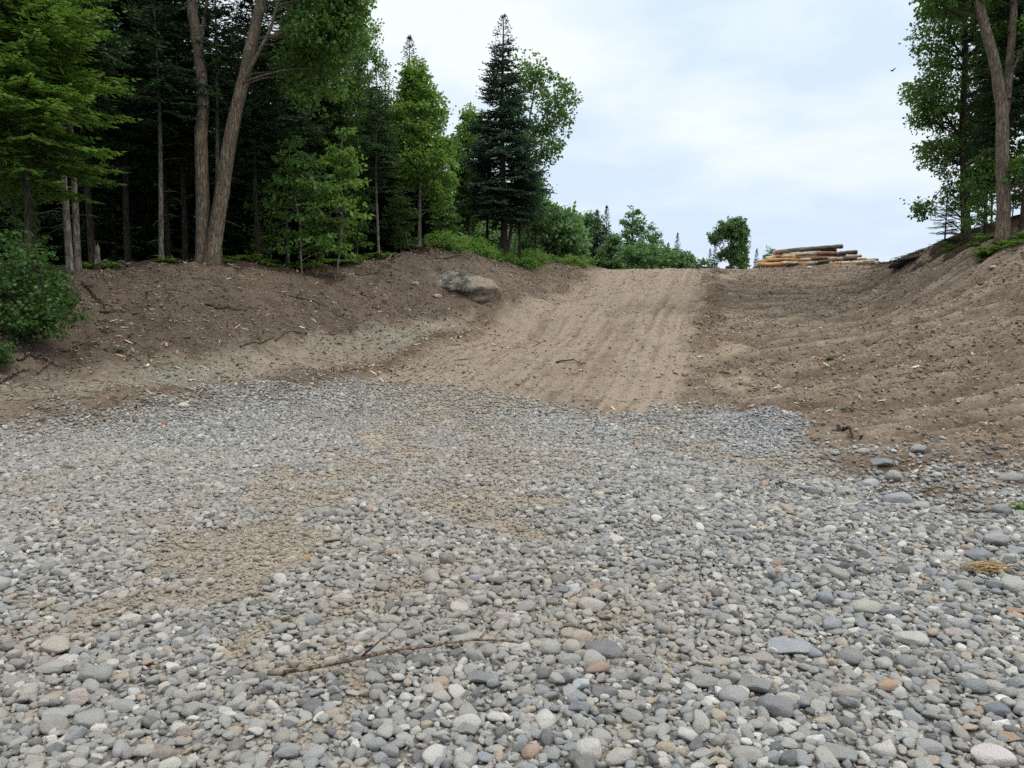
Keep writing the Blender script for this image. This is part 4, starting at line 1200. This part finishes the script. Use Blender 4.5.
shrub(14, 15.4, 'large dark leafy shrub on the bank at the left edge', .98)
shrub(48, 17.0, 'smaller leafy shrub behind the large one, below the thin trunks', .55, 1.5)
shrub(-6, 14.2, 'low leafy sprig at the left edge below the large shrub', .30, 2.5)


def fronds(mb, c, n, L, seed):
    r = np.random.default_rng(seed)
    for k in range(n):
        az = r.random() * 6.283; l = L * r.uniform(.6, 1.15); m = 9
        s = np.linspace(0, 1, m); e = r.uniform(.5, 1.1)
        P = c + np.stack([math.cos(az) * l * s * .85, math.sin(az) * l * s * .85, l * (e * s - .75 * e * s ** 2.2)], -1)
        tang = np.gradient(P, axis=0); tang /= np.linalg.norm(tang, axis=1)[:, None]
        side = np.cross(tang, [0, 0, 1.0]); side /= np.linalg.norm(side, axis=1)[:, None] + 1e-9
        a = r.uniform(0, .6)
        for sg in (-1, 1):
            V, Fq = diamonds(P[1:], side[1:] * sg + tang[1:] * .35, l * .34 * (1.05 - s[1:]) + .02, np.full(m - 1, l * .05 + .004), seed + k * 2 + sg, 3.0)
            mb.add(V, Fq, np.clip(a + r.uniform(0, .4, m - 1), 0, 1))


def brow(px, y0, y1):
    Y = np.linspace(y0, y1, 60); X = (px - CX) / F * Y
    z = ground_h(X, Y)[0]; return float(Y[np.argmin(project(X, Y, z)[1])])


def cover(name, label, spots, L, seed, crest=True, leafy=False):
    r = np.random.default_rng(seed); mb = MB()
    for (px, Y, w, dep, n) in spots:
        for _ in range(n):
            q = px + r.uniform(-w, w)
            yy = (brow(q, Y - 4, Y + 3) - .35 if crest else Y) + r.uniform(-.6, .6) * dep
            X = (q - CX) / F * yy
            if leafy:
                hh = L * r.uniform(.35, 1.0); g0 = gz(X, yy)
                C = np.array([X, yy, g0]) + np.stack([r.normal(0, .16, 7), r.normal(0, .16, 7), r.uniform(.1, 1, 7) * hh], -1)
                V, Fq, a = leaf_cloud(C, 14, .16, .085, int(r.integers(1e6)), .5); mb.add(V, Fq, a)
                continue
            fronds(mb, np.array([X, yy, gz(X, yy) - .02]), int(r.integers(6, 11)), L * r.uniform(.6, 1.25), int(r.integers(1e6)))
    o = obj(name, mb.mesh(name, [LEAF['bright' if leafy else 'fern']], False)); tag(o, label, 'plants', kind='stuff')


cover('mound_ground_cover', 'low bright green plants covering the mound top', [(470, 30.6, 34, .9, 60), (505, 32.5, 40, .8, 45), (440, 29.8, 18, .5, 16), (550, 37, 24, .8, 24), (530, 35.5, 16, .8, 16), (575, 38.6, 14, .5, 8), (485, 31, 50, .5, 60)], .55, 51, True, True)
cover('wood_edge_ground_cover', 'low green plants along the left wood edge', [(243, 21.8, 14, .3, 12), (275, 22.8, 20, .4, 14), (315, 24.1, 16, .4, 16), (345, 25.2, 20, .5, 22), (375, 26.8, 18, .5, 12), (85, 20.1, 14, .3, 10), (168, 21.3, 6, .2, 5), (110, 20.7, 12, .3, 7)], .42, 52)
cover('right_bank_ferns', 'bright green ferns at the foot of the right wood', [(1002, 24.1, 22, .5, 26), (1040, 24.0, 30, .7, 26), (975, 26.0, 10, .4, 6), (945, 29, 8, .4, 4)], .55, 53, False)


def weed(px, py, h, label, seed):
    p, _ = hit(px, py); t = thing('weed', label, 'plant', p)
    mb = MB(); fronds(mb, np.zeros(3), 10, h, seed); fronds(mb, np.array([0, 0, h * .3]), 6, h * .8, seed + 1)
    obj('leaves', mb.mesh('leaves', [LEAF['fern']], False), t)
    s = MB(); s.tube([(0, 0, -.02), (.01, 0, h * .3), (.0, .01, h * .5)], [.004, .003, .002], 4); obj('stem', s.mesh('stem', [BARK['dead']]), t)


weed(832, 360, .20, 'small green weed growing alone on the bare right slope', 1)
weed(843, 411, .10, 'tiny yellow-green weed on the dirt behind the blue stone heap', 2)
weed(1020, 512, .12, 'small green sprig among stones at the right edge', 3)
weed(120, 352, .12, 'faint green sprout on the dark left bank', 4)

# ------------------------------------------------------------------ log pile on the crest
def log_mats():
    out = {}
    for nm, a, c in (('orange', (.40, .22, .10), (.58, .37, .19)), ('pale', (.46, .36, .25), (.64, .55, .43)), ('grey', (.10, .088, .078), (.19, .17, .15)), ('brown', (.20, .12, .075), (.33, .21, .14)), ('silver', (.28, .255, .23), (.44, .41, .37))):
        m, nt, o = newmat(nm + '_log_bark'); b = NB(nt)
        co = b.n('ShaderNodeTexCoord').outputs['Object']
        n1 = b.noise(scl(b, co, (.35, 3, 3)), 5, 5, .65); n2 = b.noise(co, 1.8, 3)
        col = b.ramp(n1, [(.3, tuple(x * .5 for x in a)), (.52, a), (.7, c)])
        col = b.mix(b.rng(n2, .50, .60, 0, .8), col, tuple(x * .55 for x in a))
        nt.links.new(b.principled(col, .85, .2, b.bump(n1, .6, .02)), o.inputs[0]); out[nm] = m
    m, nt, o = newmat('cut_wood'); b = NB(nt)
    co = b.n('ShaderNodeTexCoord').outputs['Object']
    wv = b.n('ShaderNodeTexWave', wave_type='RINGS', rings_direction='X', Scale=14.0, Distortion=1.5); b.put(wv.inputs['Vector'], co)
    nt.links.new(b.principled(b.mix(wv.outputs['Fac'], (.42, .30, .18), (.58, .45, .30)), .8, .2), o.inputs[0]); out['cut'] = m
    return out


LM = log_mats()
LOGS = [  # left px, left py, right px, right py, depth, thickness px, kind, label
    (757, 265.4, 806, 264.2, 41.6, 4.6, 'orange', 'orange peeled log at the bottom left of the pile'),
    (807, 264.0, 829, 263.6, 41.6, 4.4, 'silver', 'grey weathered log at the middle of the bottom row'),
    (829, 264.4, 841, 263.8, 41.4, 4.6, 'orange', 'short orange log at the bottom row right of the grey weathered one'),
    (841, 263.8, 862, 263.0, 41.5, 4.0, 'pale', 'pale log at the right end of the bottom row'),
    (762, 262.0, 812, 260.4, 41.9, 4.4, 'orange', 'orange-brown log second from bottom on the left'),
    (800, 260.2, 842, 259.2, 41.9, 4.2, 'pale', 'pale log second from bottom in the middle'),
    (841, 259.6, 856, 258.6, 41.8, 4.6, 'grey', 'short dark log second from bottom on the right'),
    (766, 259.0, 800, 255.6, 42.1, 4.0, 'pale', 'pale log sloping up to the right on the left flank'),
    (792, 257.6, 832, 256.4, 42.1, 4.2, 'orange', 'orange log in the third row at centre'),
    (822, 257.4, 857, 256.0, 42.2, 3.8, 'silver', 'silvery log in the third row on the right'),
    (780, 255.4, 820, 252.8, 42.3, 3.8, 'pale', 'cream peeled log sloping just under the top brown one'),
    (816, 253.8, 838, 254.2, 42.3, 4.4, 'brown', 'dark brown log right under the top log'),
    (834, 254.6, 857, 252.4, 42.2, 4.6, 'grey', 'dark grey log poking out at the upper right'),
    (774, 253.0, 800, 250.8, 42.4, 5.0, 'brown', 'reddish brown log at the top left end of the pile'),
    (786, 251.8, 842, 246.8, 42.6, 5.0, 'grey', 'topmost dark grey log, tilted up to the right'),
    (758, 262.6, 780, 259.6, 42.3, 3.6, 'silver', 'thin grey log showing its end at the left side'),
    (805, 262.2, 848, 261.4, 42.2, 3.4, 'brown', 'thin brown log wedged between bottom and second rows'),
    (852, 262.4, 874, 261.4, 42.6, 3.2, 'pale', 'thin pale pole lying right of the pile'),
    (768, 260.6, 796, 259.4, 41.7, 3.4, 'orange', 'thin orange log just above the second row on the left'),
    (775, 257.2, 790, 256.2, 42.0, 3.4, 'brown', 'short brown log on the left shoulder of the pile'),
    (796, 255.2, 816, 254.4, 42.0, 3.2, 'silver', 'short silvery log under the cream peeled one'),
    (812, 258.8, 828, 258.4, 41.7, 3.2, 'brown', 'short brown log end near the middle of the pile'),
    (782, 263.6, 798, 263.2, 41.3, 3.2, 'pale', 'short pale log in front of the bottom left orange one'),
    (798, 252.4, 836, 250.6, 42.8, 3.6, 'brown', 'brown log directly beneath the topmost dark one'),
    (846, 256.8, 861, 256.2, 42.4, 3.4, 'pale', 'short pale log sticking out right of the silvery one'),
    (816, 262.8, 834, 261.0, 41.5, 3.0, 'grey', 'thin dark log leaning across the lower middle'),
    (764, 264.2, 776, 258.8, 42.5, 3.0, 'orange', 'thin steep orange log at the left end'),
    (850, 260.8, 878, 260.0, 43.0, 3.0, 'silver', 'thin silvery pole behind the right end of the pile'),
    (770, 264.4, 800, 262.6, 42.6, 4.2, 'pale', 'pale log behind the bottom left orange one'),
    (786, 258.6, 822, 255.0, 42.8, 4.2, 'orange', 'orange log sloping up behind the third row'),
    (758, 263.0, 775, 261.0, 42.0, 3.6, 'brown', 'short brown log at the far left end of the pile'),
    (826, 261.8, 866, 259.8, 42.8, 3.6, 'orange', 'orange log half hidden behind the right end of the pile'),
    (846, 265.2, 880, 262.6, 41.9, 2.4, 'brown', 'thin brown pole sticking out to the right on the ground'),
]
for x0, y0, x1, y1, Y, th_, kd, lab in LOGS:
    r2 = np.random.default_rng(int(x0 * 7 + y0))
    A, B = unproject(x0, y0 - .4, Y + r2.uniform(-.25, .25)), unproject(x1, y1 - .4, Y + r2.uniform(-.2, .6))
    rad = th_ / 2 / F * Y * .98
    c = (A + B) / 2; L = np.linalg.norm(B - A)
    t = thing('log', lab, 'log', c, 0, 'logs stacked at the road crest')
    d = Vector(B - A); t.rotation_mode = 'QUATERNION'; t.rotation_quaternion = d.to_track_quat('X', 'Z')
    n = 12; xs = np.linspace(-L / 2, L / 2, n)
    P = np.stack([xs, r2.normal(0, .008, n), r2.normal(0, .008, n)], -1)
    rr = rad * np.linspace(1.06, .88, n) * (1 + r2.normal(0, .025, n))
    V, Fq = tube(P, rr, 12, False)
    obj('bark', mesh('log_bark', V, Fq, [LM[kd]], True), t)
    for e, s in ((0, -1), (n - 1, 1)):
        V, Fq = tube(np.array([P[e] + [.002 * s - .03 * s, 0, 0], P[e] + [.004 * s, 0, 0]]), [rr[e] * .985, rr[e] * .97], 12, True)
        obj('cut_end', mesh('log_cut_end', V, Fq, [LM['cut']], False), t)

# ------------------------------------------------------------------ boulder, stump, brush
def boulder_mat():
    m, nt, out = newmat('lichen_boulder'); b = NB(nt)
    co = b.n('ShaderNodeTexCoord').outputs['Object']
    n1 = b.noise(co, 2.2, 5, .65); n2 = b.noise(co, 9, 5, .7)
    col = b.mix(b.rng(n1, .42, .60), (.065, .060, .048), (.23, .208, .17))
    col = b.mix(b.rng(n2, .57, .66), col, (.38, .36, .28))
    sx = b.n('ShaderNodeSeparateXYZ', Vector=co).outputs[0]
    col = b.mix(b.rng(sx, .0, .35, 0, .75), col, b.mix(b.rng(n2, .35, .65), (.16, .13, .10), (.35, .29, .23)))  # stone turns paler and tanner towards its right half
    nt.links.new(b.principled(col, .92, .2, b.bump(b.math('ADD', n1, n2), 1.0, .12)), out.inputs[0])
    return m


def lump(seed, sub=5, amp=.16):
    r = np.random.default_rng(seed)
    bm = bmesh.new(); bmesh.ops.create_icosphere(bm, subdivisions=sub, radius=1)
    V = np.array([v.co[:] for v in bm.verts]); Fq = np.array([[v.index for v in f.verts] for f in bm.faces]); bm.free()
    d = np.ones(len(V))
    for k in range(14):
        f = 1.2 * 1.35 ** (k / 1.6); d += amp / (1 + k * .35) * np.sin(V @ (r.normal(0, 1, 3) * f) + r.random() * 6)
    for _ in range(9):
        nrm = r.normal(0, 1, 3); nrm /= np.linalg.norm(nrm); lim = r.uniform(.7, .95); s = (V * d[:, None]) @ nrm
        d = np.where(s > lim, d * (lim + (s - lim) * .2) / s, d)
    return V * d[:, None], Fq


V, Fq = lump(5)
p, tt = hit(464, 291)
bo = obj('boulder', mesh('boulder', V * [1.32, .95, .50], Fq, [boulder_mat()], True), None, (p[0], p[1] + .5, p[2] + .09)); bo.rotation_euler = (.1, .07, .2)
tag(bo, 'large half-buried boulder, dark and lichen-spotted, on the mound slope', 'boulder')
for px, py, w, lab, sd, cl in [(498, 256, 12, 'grey rock on top of the mound under the tallest spruce', 9, (.27, .255, .235)),
                               (437, 297, 9, 'small tan rock at the foot of the large boulder', 10, (.31, .25, .19)), (415, 284, 8, 'small rock on the slope left of the large boulder', 12, (.27, .22, .17)),
                               (700, 358, 7, 'little pale stone by the right edge of the road', 13, (.40, .36, .31)), (810, 269, 8, 'pale rock below the middle of the log pile', 14, (.36, .32, .27)),
                               (993, 268, 8, 'pale rock high on the right bank under the ferns', 15, (.38, .35, .31)), (966, 230, 11, 'flat pale rock at the foot of the slim fir on the right bank', 16, (.40, .37, .32))]:
    p, tt = hit(px, py); a = w / 2 / F * tt
    o = obj('rock', COB[sd % 8], None, (p[0], p[1], p[2] + a * .2)); o.scale = (a, a * .8, a * .55); o.rotation_euler = (.1, .1, random.random()); o.color = (*cl, 1)
    tag(o, lab, 'rock')


def stick(name, pts, r0, label, cat='stick', mat='dead', lift=0.0, twigs=0, seed=0, group=None, up=0.0):
    """pts: pixels on the ground; the wood lies along them"""
    r = np.random.default_rng(seed + int(pts[0][0]))
    P = np.array([hit(*q)[0] for q in pts]); P = smooth_path(P, max(7, 5 * len(P)))
    g = ground_h(P[:, 0], P[:, 1])[0]
    P[:, 2] = g + up + r0 * .9 + lift * np.sin(np.linspace(0, math.pi, len(P))) + np.abs(r.normal(0, r0 * .4, len(P)))
    c = P.mean(0)
    mb = MB(); mb.tube(P - c, np.linspace(r0, r0 * .45, len(P)) * (1 + r.normal(0, .06, len(P))), 7)
    for k in range(twigs):
        i = int(r.integers(1, len(P) - 1)); d = r.normal(0, 1, 3); d[2] = abs(d[2]) * .5; d /= np.linalg.norm(d); l = r0 * r.uniform(8, 22)
        mb.tube(np.array([P[i] - c, P[i] - c + d * l * .5 + [0, 0, .2 * r0], P[i] - c + d * l]), [r0 * .5, r0 * .35, r0 * .15], 5)
    o = obj(name, mb.mesh(name, [BARK[mat]]), None, c)
    return tag(o, label, cat, group)


# dead branch lying over the stones
P_ = [(268, 684), (330, 680), (380, 670), (432, 661), (478, 652), (521, 652)]
stick('dead_branch', P_, .0115, 'long thin dead branch lying across the gravel in the foreground', 'branch', 'twig', lift=.03, twigs=3, up=.035)
for pts, r0, mat, nm, lab in [
    ([(18, 362), (40, 358), (55, 366), (72, 371)], .035, 'dead', 'root', 'pale curling root on the dark soil below the large left shrub'),
    ([(38, 375), (48, 367), (54, 359)], .030, 'dead', 'root', 'short root crossing the pale curling root at the left'),
    ([(0, 384), (14, 376), (30, 372)], .030, 'dead', 'root', 'root reaching in from the left edge low on the bank'),
    ([(62, 352), (80, 346), (100, 347)], .020, 'dead', 'root', 'thin root on the left bank right of the curling root'),
    ([(56, 279), (72, 290), (84, 305)], .035, 'dead', 'branch', 'bare branch slanting down the bank beside the left shrub'),
    ([(82, 284), (96, 299), (106, 312)], .030, 'conifer', 'branch', 'reddish bare branch slanting down the left bank'),
    ([(100, 313), (112, 314), (126, 313)], .035, 'pale', 'stick', 'pale broken stick lying level on the left bank'),
    ([(383, 268), (398, 258), (412, 252)], .04, 'dead', 'branch', 'bare branch leaning towards the pale stump on the mound'),
    ([(436, 259), (455, 257), (474, 262)], .035, 'dead', 'branch', 'bare branch lying right of the pale stump'),
    ([(290, 296), (318, 304), (345, 318)], .022, 'dead', 'stick', 'thin stick running down the middle of the left bank'),
    ([(205, 305), (240, 312), (262, 311)], .022, 'conifer', 'stick', 'thin dark stick on the left bank below the twin maple'),
    ([(355, 275), (380, 270), (402, 272)], .028, 'dead', 'branch', 'bare branch at the wood edge below the thin straight trunk'),
    ([(556, 363), (572, 362), (586, 364)], .022, 'conifer', 'stick', 'short dark stick lying on the road surface'),
    ([(838, 428), (850, 434), (862, 440)], .030, 'conifer', 'bark_slab', 'dark slab of bark on the dirt right of the blue stone heap'),
    ([(914, 496), (938, 491), (962, 493)], .012, 'dead', 'stick', 'thin brown stick in the rubble at the right gravel edge'),
    ([(770, 487), (785, 486), (799, 488)], .010, 'dead', 'stick', 'thin yellowish stick at the back rim of the gravel'),
    ([(240, 348), (275, 340), (305, 330)], .020, 'dead', 'stick', 'thin stick beside the side track on the left'),
    ([(870, 345), (885, 343), (900, 347)], .018, 'dead', 'stick', 'small stick on the bare right slope right of the green weed'),
    ([(925, 375), (950, 369), (972, 372)], .018, 'dead', 'stick', 'small stick low on the right bank'),
]:
    stick(nm, pts, r0, lab, {'bark_slab': 'bark'}.get(nm, nm), mat, .03, 2 if nm in ('branch', 'root') else 1)

# pale trunk lying along the brow at the left
stick('fallen_log', [(92, 267), (112, 267), (130, 267)], .06, 'pale thin fallen log lying along the brow at the left', 'log', 'pale')


def stump(px, Y, h, rad, label, nroots, seed, mat='pale', split=False):
    r = np.random.default_rng(seed); p = foot(px, Y)
    t = thing('stump', label, 'stump', p)
    mb = MB(); n = 8
    zz = np.linspace(-.15, h, n)
    P = np.stack([.06 * h * np.sin(zz * 3), zz * .1, zz], -1)
    V, Fq = tube(P, rad * np.array([1.7, 1.3, 1.05, .95, .9, .9, .85, .8]), 12)
    top = V[:, 2] > h * .8
    V[top, 2] += r.normal(0, .16 * h, top.sum())
    mb.add(V, Fq)
    if split: mb.tube([(rad * 1.1, 0, -.1), (rad * 1.5, 0, h * .3), (rad * 1.2, 0, h * .72), (rad * .6, 0, h * .85)], [rad * .6, rad * .5, rad * .5, rad * .3], 8)
    obj('trunk', mb.mesh('stump_trunk', [BARK[mat]]), t)
    for k in range(nroots):
        az = 6.28 * k / max(1, nroots) + r.uniform(-.3, .3); l = r.uniform(.5, 1.2) * rad * 6
        m2 = MB(); m2.tube([(0, 0, .05 * h), (math.cos(az) * l * .4, math.sin(az) * l * .4, r.uniform(.0, .5) * h), (math.cos(az) * l, math.sin(az) * l, r.uniform(-.1, .7) * h)], [rad * .5, rad * .3, rad * .1], 6)
        obj('root', m2.mesh('stump_root', [BARK['dead']]), t)


stump(427, 28.2, .32, .14, 'pale torn stump with splayed roots on top of the mound', 7, 3)
stump(96, 20.6, .56, .07, 'pale split stump standing at the brow between left trunks', 0, 4, 'pale', True)
stump(1000, 25.0, .45, .05, 'short bare snag beside the ferns at the forked maple', 0, 5, 'dead', True)

# dark brush heap on the right brow
pb = foot(914, 31.6)
t = thing('brush_pile', 'dark heap of brush and soil on the right brow against the sky', 'brush pile', pb)
V, Fq = lump(11, 4, .2); obj('soil_heap', mesh('soil_heap', V * [1.1, .7, .20] + [0, 0, -.06], Fq, [BARK['conifer']], True), t); t.rotation_euler = (0, -.30, 0)
mb = MB(); r = np.random.default_rng(9)
for k in range(70):
    c = np.array([r.normal(0, .6), r.normal(0, .3), 0]); c[2] = .15 * math.exp(-(c[0] / 1.1) ** 2) * r.uniform(.4, 1.05)
    d = r.normal(0, 1, 3); d[2] *= .28; d /= np.linalg.norm(d); l = r.uniform(.08, .26)
    mb.tube([c - d * l, c + [0, 0, .03], c + d * l], [.016, .012, .005], 5)
o = obj('branch_tangle', mb.mesh('branch_tangle', [BARK['conifer']]), t); o['kind'] = 'stuff'

# dry straw tuft among the stones at right
p, _ = hit(986, 574)
t = obj('straw_tuft', None); bpy.data.objects.remove(t)
mb = MB(); r = np.random.default_rng(14)
for k in range(60):
    c = np.array([r.normal(0, .075), r.normal(0, .03), r.uniform(.02, .06)]); d = np.array([r.normal(1, .4), r.normal(0, .4), r.normal(0, .25)]); d /= np.linalg.norm(d); l = r.uniform(.04, .10)
    mb.tube([c - d * l, c + [0, 0, .02 * r.random()], c + d * l], [.0022, .003, .0012], 4)
sm, nt, out = newmat('dry_straw'); b = NB(nt)
nt.links.new(b.principled(b.ramp(b.noise(b.n('ShaderNodeTexCoord').outputs['Object'], 30, 3), [(.3, (.17, .10, .045)), (.6, (.42, .30, .14))]), .8, .2), out.inputs[0])
o = obj('straw_tuft', mb.mesh('straw_tuft', [sm]), None, p); tag(o, 'tuft of dry yellow-brown straw lying among the stones at right', 'straw')

# fallen leaves on the gravel
def leaf_on_ground(px, py, w, col, label):
    p, tt = hit(px, py); a = w / 2 / F * tt
    m, nt, out = newmat('dry_leaf'); b = NB(nt); nt.links.new(b.principled(b.mix(b.noise(b.n('ShaderNodeTexCoord').outputs['Object'], 40, 3), col, tuple(x * .6 for x in col)), .7, .3), out.inputs[0])
    xs = np.linspace(-1, 1, 9); hw = np.sqrt(np.maximum(0, 1 - xs ** 2)) * .55
    V = np.concatenate([np.stack([xs, -hw, .25 * xs ** 2], -1), np.stack([xs, hw * 0, .25 * xs ** 2 - .12], -1), np.stack([xs, hw, .25 * xs ** 2 + .15], -1)]) * a
    i = np.arange(8); Fq = np.concatenate([np.stack([i, i + 1, i + 10, i + 9], -1), np.stack([i + 9, i + 10, i + 19, i + 18], -1)])
    o = obj('dry_leaf', mesh('dry_leaf', V, Fq, [m], True), None, (p[0], p[1], p[2] + .05)); o.rotation_euler = (.5, .1, .4)
    sd = o.modifiers.new('thick', 'SOLIDIFY'); sd.thickness = .002
    tag(o, label, 'leaf')


leaf_on_ground(165, 426, 6, (.30, .07, .03), 'reddish dry leaf on the far left part of the gravel')
leaf_on_ground(307, 564, 7, (.34, .20, .06), 'yellow-orange dry leaf on the sandy strip of gravel')


def bird():
    p = unproject(892, 71, 30.0)
    t = thing('bird', 'small dark bird flying in open sky left of the right-hand trees', 'bird', p, .5, None, .75)
    m, nt, out = newmat('dark_feathers'); b = NB(nt); nt.links.new(b.principled((.03, .03, .04), .7, .2), out.inputs[0])
    mb = MB(); mb.tube([(-.11, 0, 0), (-.06, 0, .01), (0, 0, .015), (.05, 0, .012), (.08, 0, .015), (.105, 0, .005)], [.012, .026, .036, .028, .022, .004], 10)
    V, Fq = diamonds(np.array([[-.07, 0, .01], [-.07, 0, .01]]), np.array([[-1, .2, 0], [-1, -.2, 0]]), np.array([.10, .10]), np.array([.02, .02]), 1, 30); mb.add(V, Fq)
    obj('body', mb.mesh('bird_body', [m]), t)
    for s in (-1, 1):
        xs = np.array([(.05, 0), (.06, .09), (.02, .20), (-.02, .19), (-.04, .10), (-.05, 0)])
        V = np.array([[x, s * (y + .02), .02 + .45 * y] for x, y in xs]); V = np.concatenate([V, V - [0, 0, .004]])
        Fq = np.array([[0, 1, 4, 5], [1, 2, 3, 4], [11, 10, 7, 6], [10, 9, 8, 7]])
        obj('wing', mesh('bird_wing', V, Fq, [m], False), t)


bird()

# ------------------------------------------------------------------ light, sky, camera
EL, AZ = 56, 112
sv = Vector((math.sin(R(AZ)) * math.cos(R(EL)), math.cos(R(AZ)) * math.cos(R(EL)), math.sin(R(EL))))
sun = bpy.data.lights.new('sun', 'SUN'); sun.energy = 1.5; sun.angle = R(14); sun.color = (1, .965, .91)
so = bpy.data.objects.new('sun', sun); COL.objects.link(so); so.rotation_euler = (-sv).to_track_quat('-Z', 'Y').to_euler(); so.location = (20, -10, 30)

w = bpy.data.worlds.new('World'); scene.world = w; w.use_nodes = True
nt = w.node_tree
for n in list(nt.nodes): nt.nodes.remove(n)
b = NB(nt)
out = nt.nodes.new('ShaderNodeOutputWorld'); bg = nt.nodes.new('ShaderNodeBackground')
sky = b.n('ShaderNodeTexSky', sky_type='NISHITA', sun_disc=False, sun_elevation=R(EL), sun_rotation=R(AZ))
dirv = b.n('ShaderNodeTexCoord').outputs['Generated']
sp = b.n('ShaderNodeSeparateXYZ', Vector=dirv)
den = b.math('MAXIMUM', b.math('ADD', sp.outputs[2], .12), .05)
cmb = b.n('ShaderNodeCombineXYZ'); b.put(cmb.inputs[0], b.math('DIVIDE', sp.outputs[0], den)); b.put(cmb.inputs[1], b.math('DIVIDE', sp.outputs[1], den)); cmb.inputs[2].default_value = 3.4
n1 = b.noise(cmb.outputs[0], .85, 6, .55); n2 = b.noise(cmb.outputs[0], 2.6, 5, .55)
cl = b.rng(b.math('ADD', b.math('MULTIPLY', n1, .7), b.math('MULTIPLY', n2, .3)), .42, .60)
hz = b.rng(sp.outputs[2], .0, .35)
veil = b.mix(hz, (4.95, 5.75, 7.0), (5.25, 6.25, 7.0))
veil = b.mix(b.rng(sp.outputs[2], .38, .7), veil, (6.6, 6.5, 6.3))        # thin high cloud, seen all over
base = b.mix(.92, sky.outputs[0], veil)
col = b.mix(b.math('MULTIPLY', cl, b.rng(sp.outputs[2], .03, .25, .12, 1.0)), base, (6.6, 7.05, 7.25))
zen = b.n('ShaderNodeVectorMath', operation='SCALE'); b.put(zen.inputs[0], col); b.put(zen.inputs['Scale'], b.rng(sp.outputs[2], .38, .95, 1.0, 2.5))   # overcast sky: brightest overhead
b.put(bg.inputs['Color'], zen.outputs[0]); bg.inputs['Strength'].default_value = .108
nt.links.new(bg.outputs[0], out.inputs[0])

cam = bpy.data.cameras.new('camera'); cam.sensor_width = 36; cam.lens = F / 1024 * 36; cam.clip_end = 3000; cam.clip_start = .05
co = bpy.data.objects.new('camera', cam); COL.objects.link(co); co.location = (0, 0, H); co.rotation_euler = (R(90) - PITCH, 0, 0)
scene.camera = co
scene.view_settings.view_transform = 'Standard'; scene.view_settings.look = 'None'; scene.view_settings.exposure = .42; scene.view_settings.gamma = 1
scene.view_settings.use_curve_mapping = False
scene.cycles.max_bounces = 6; scene.cycles.diffuse_bounces = 3; scene.cycles.transmission_bounces = 3
scene.cycles.use_denoising = False
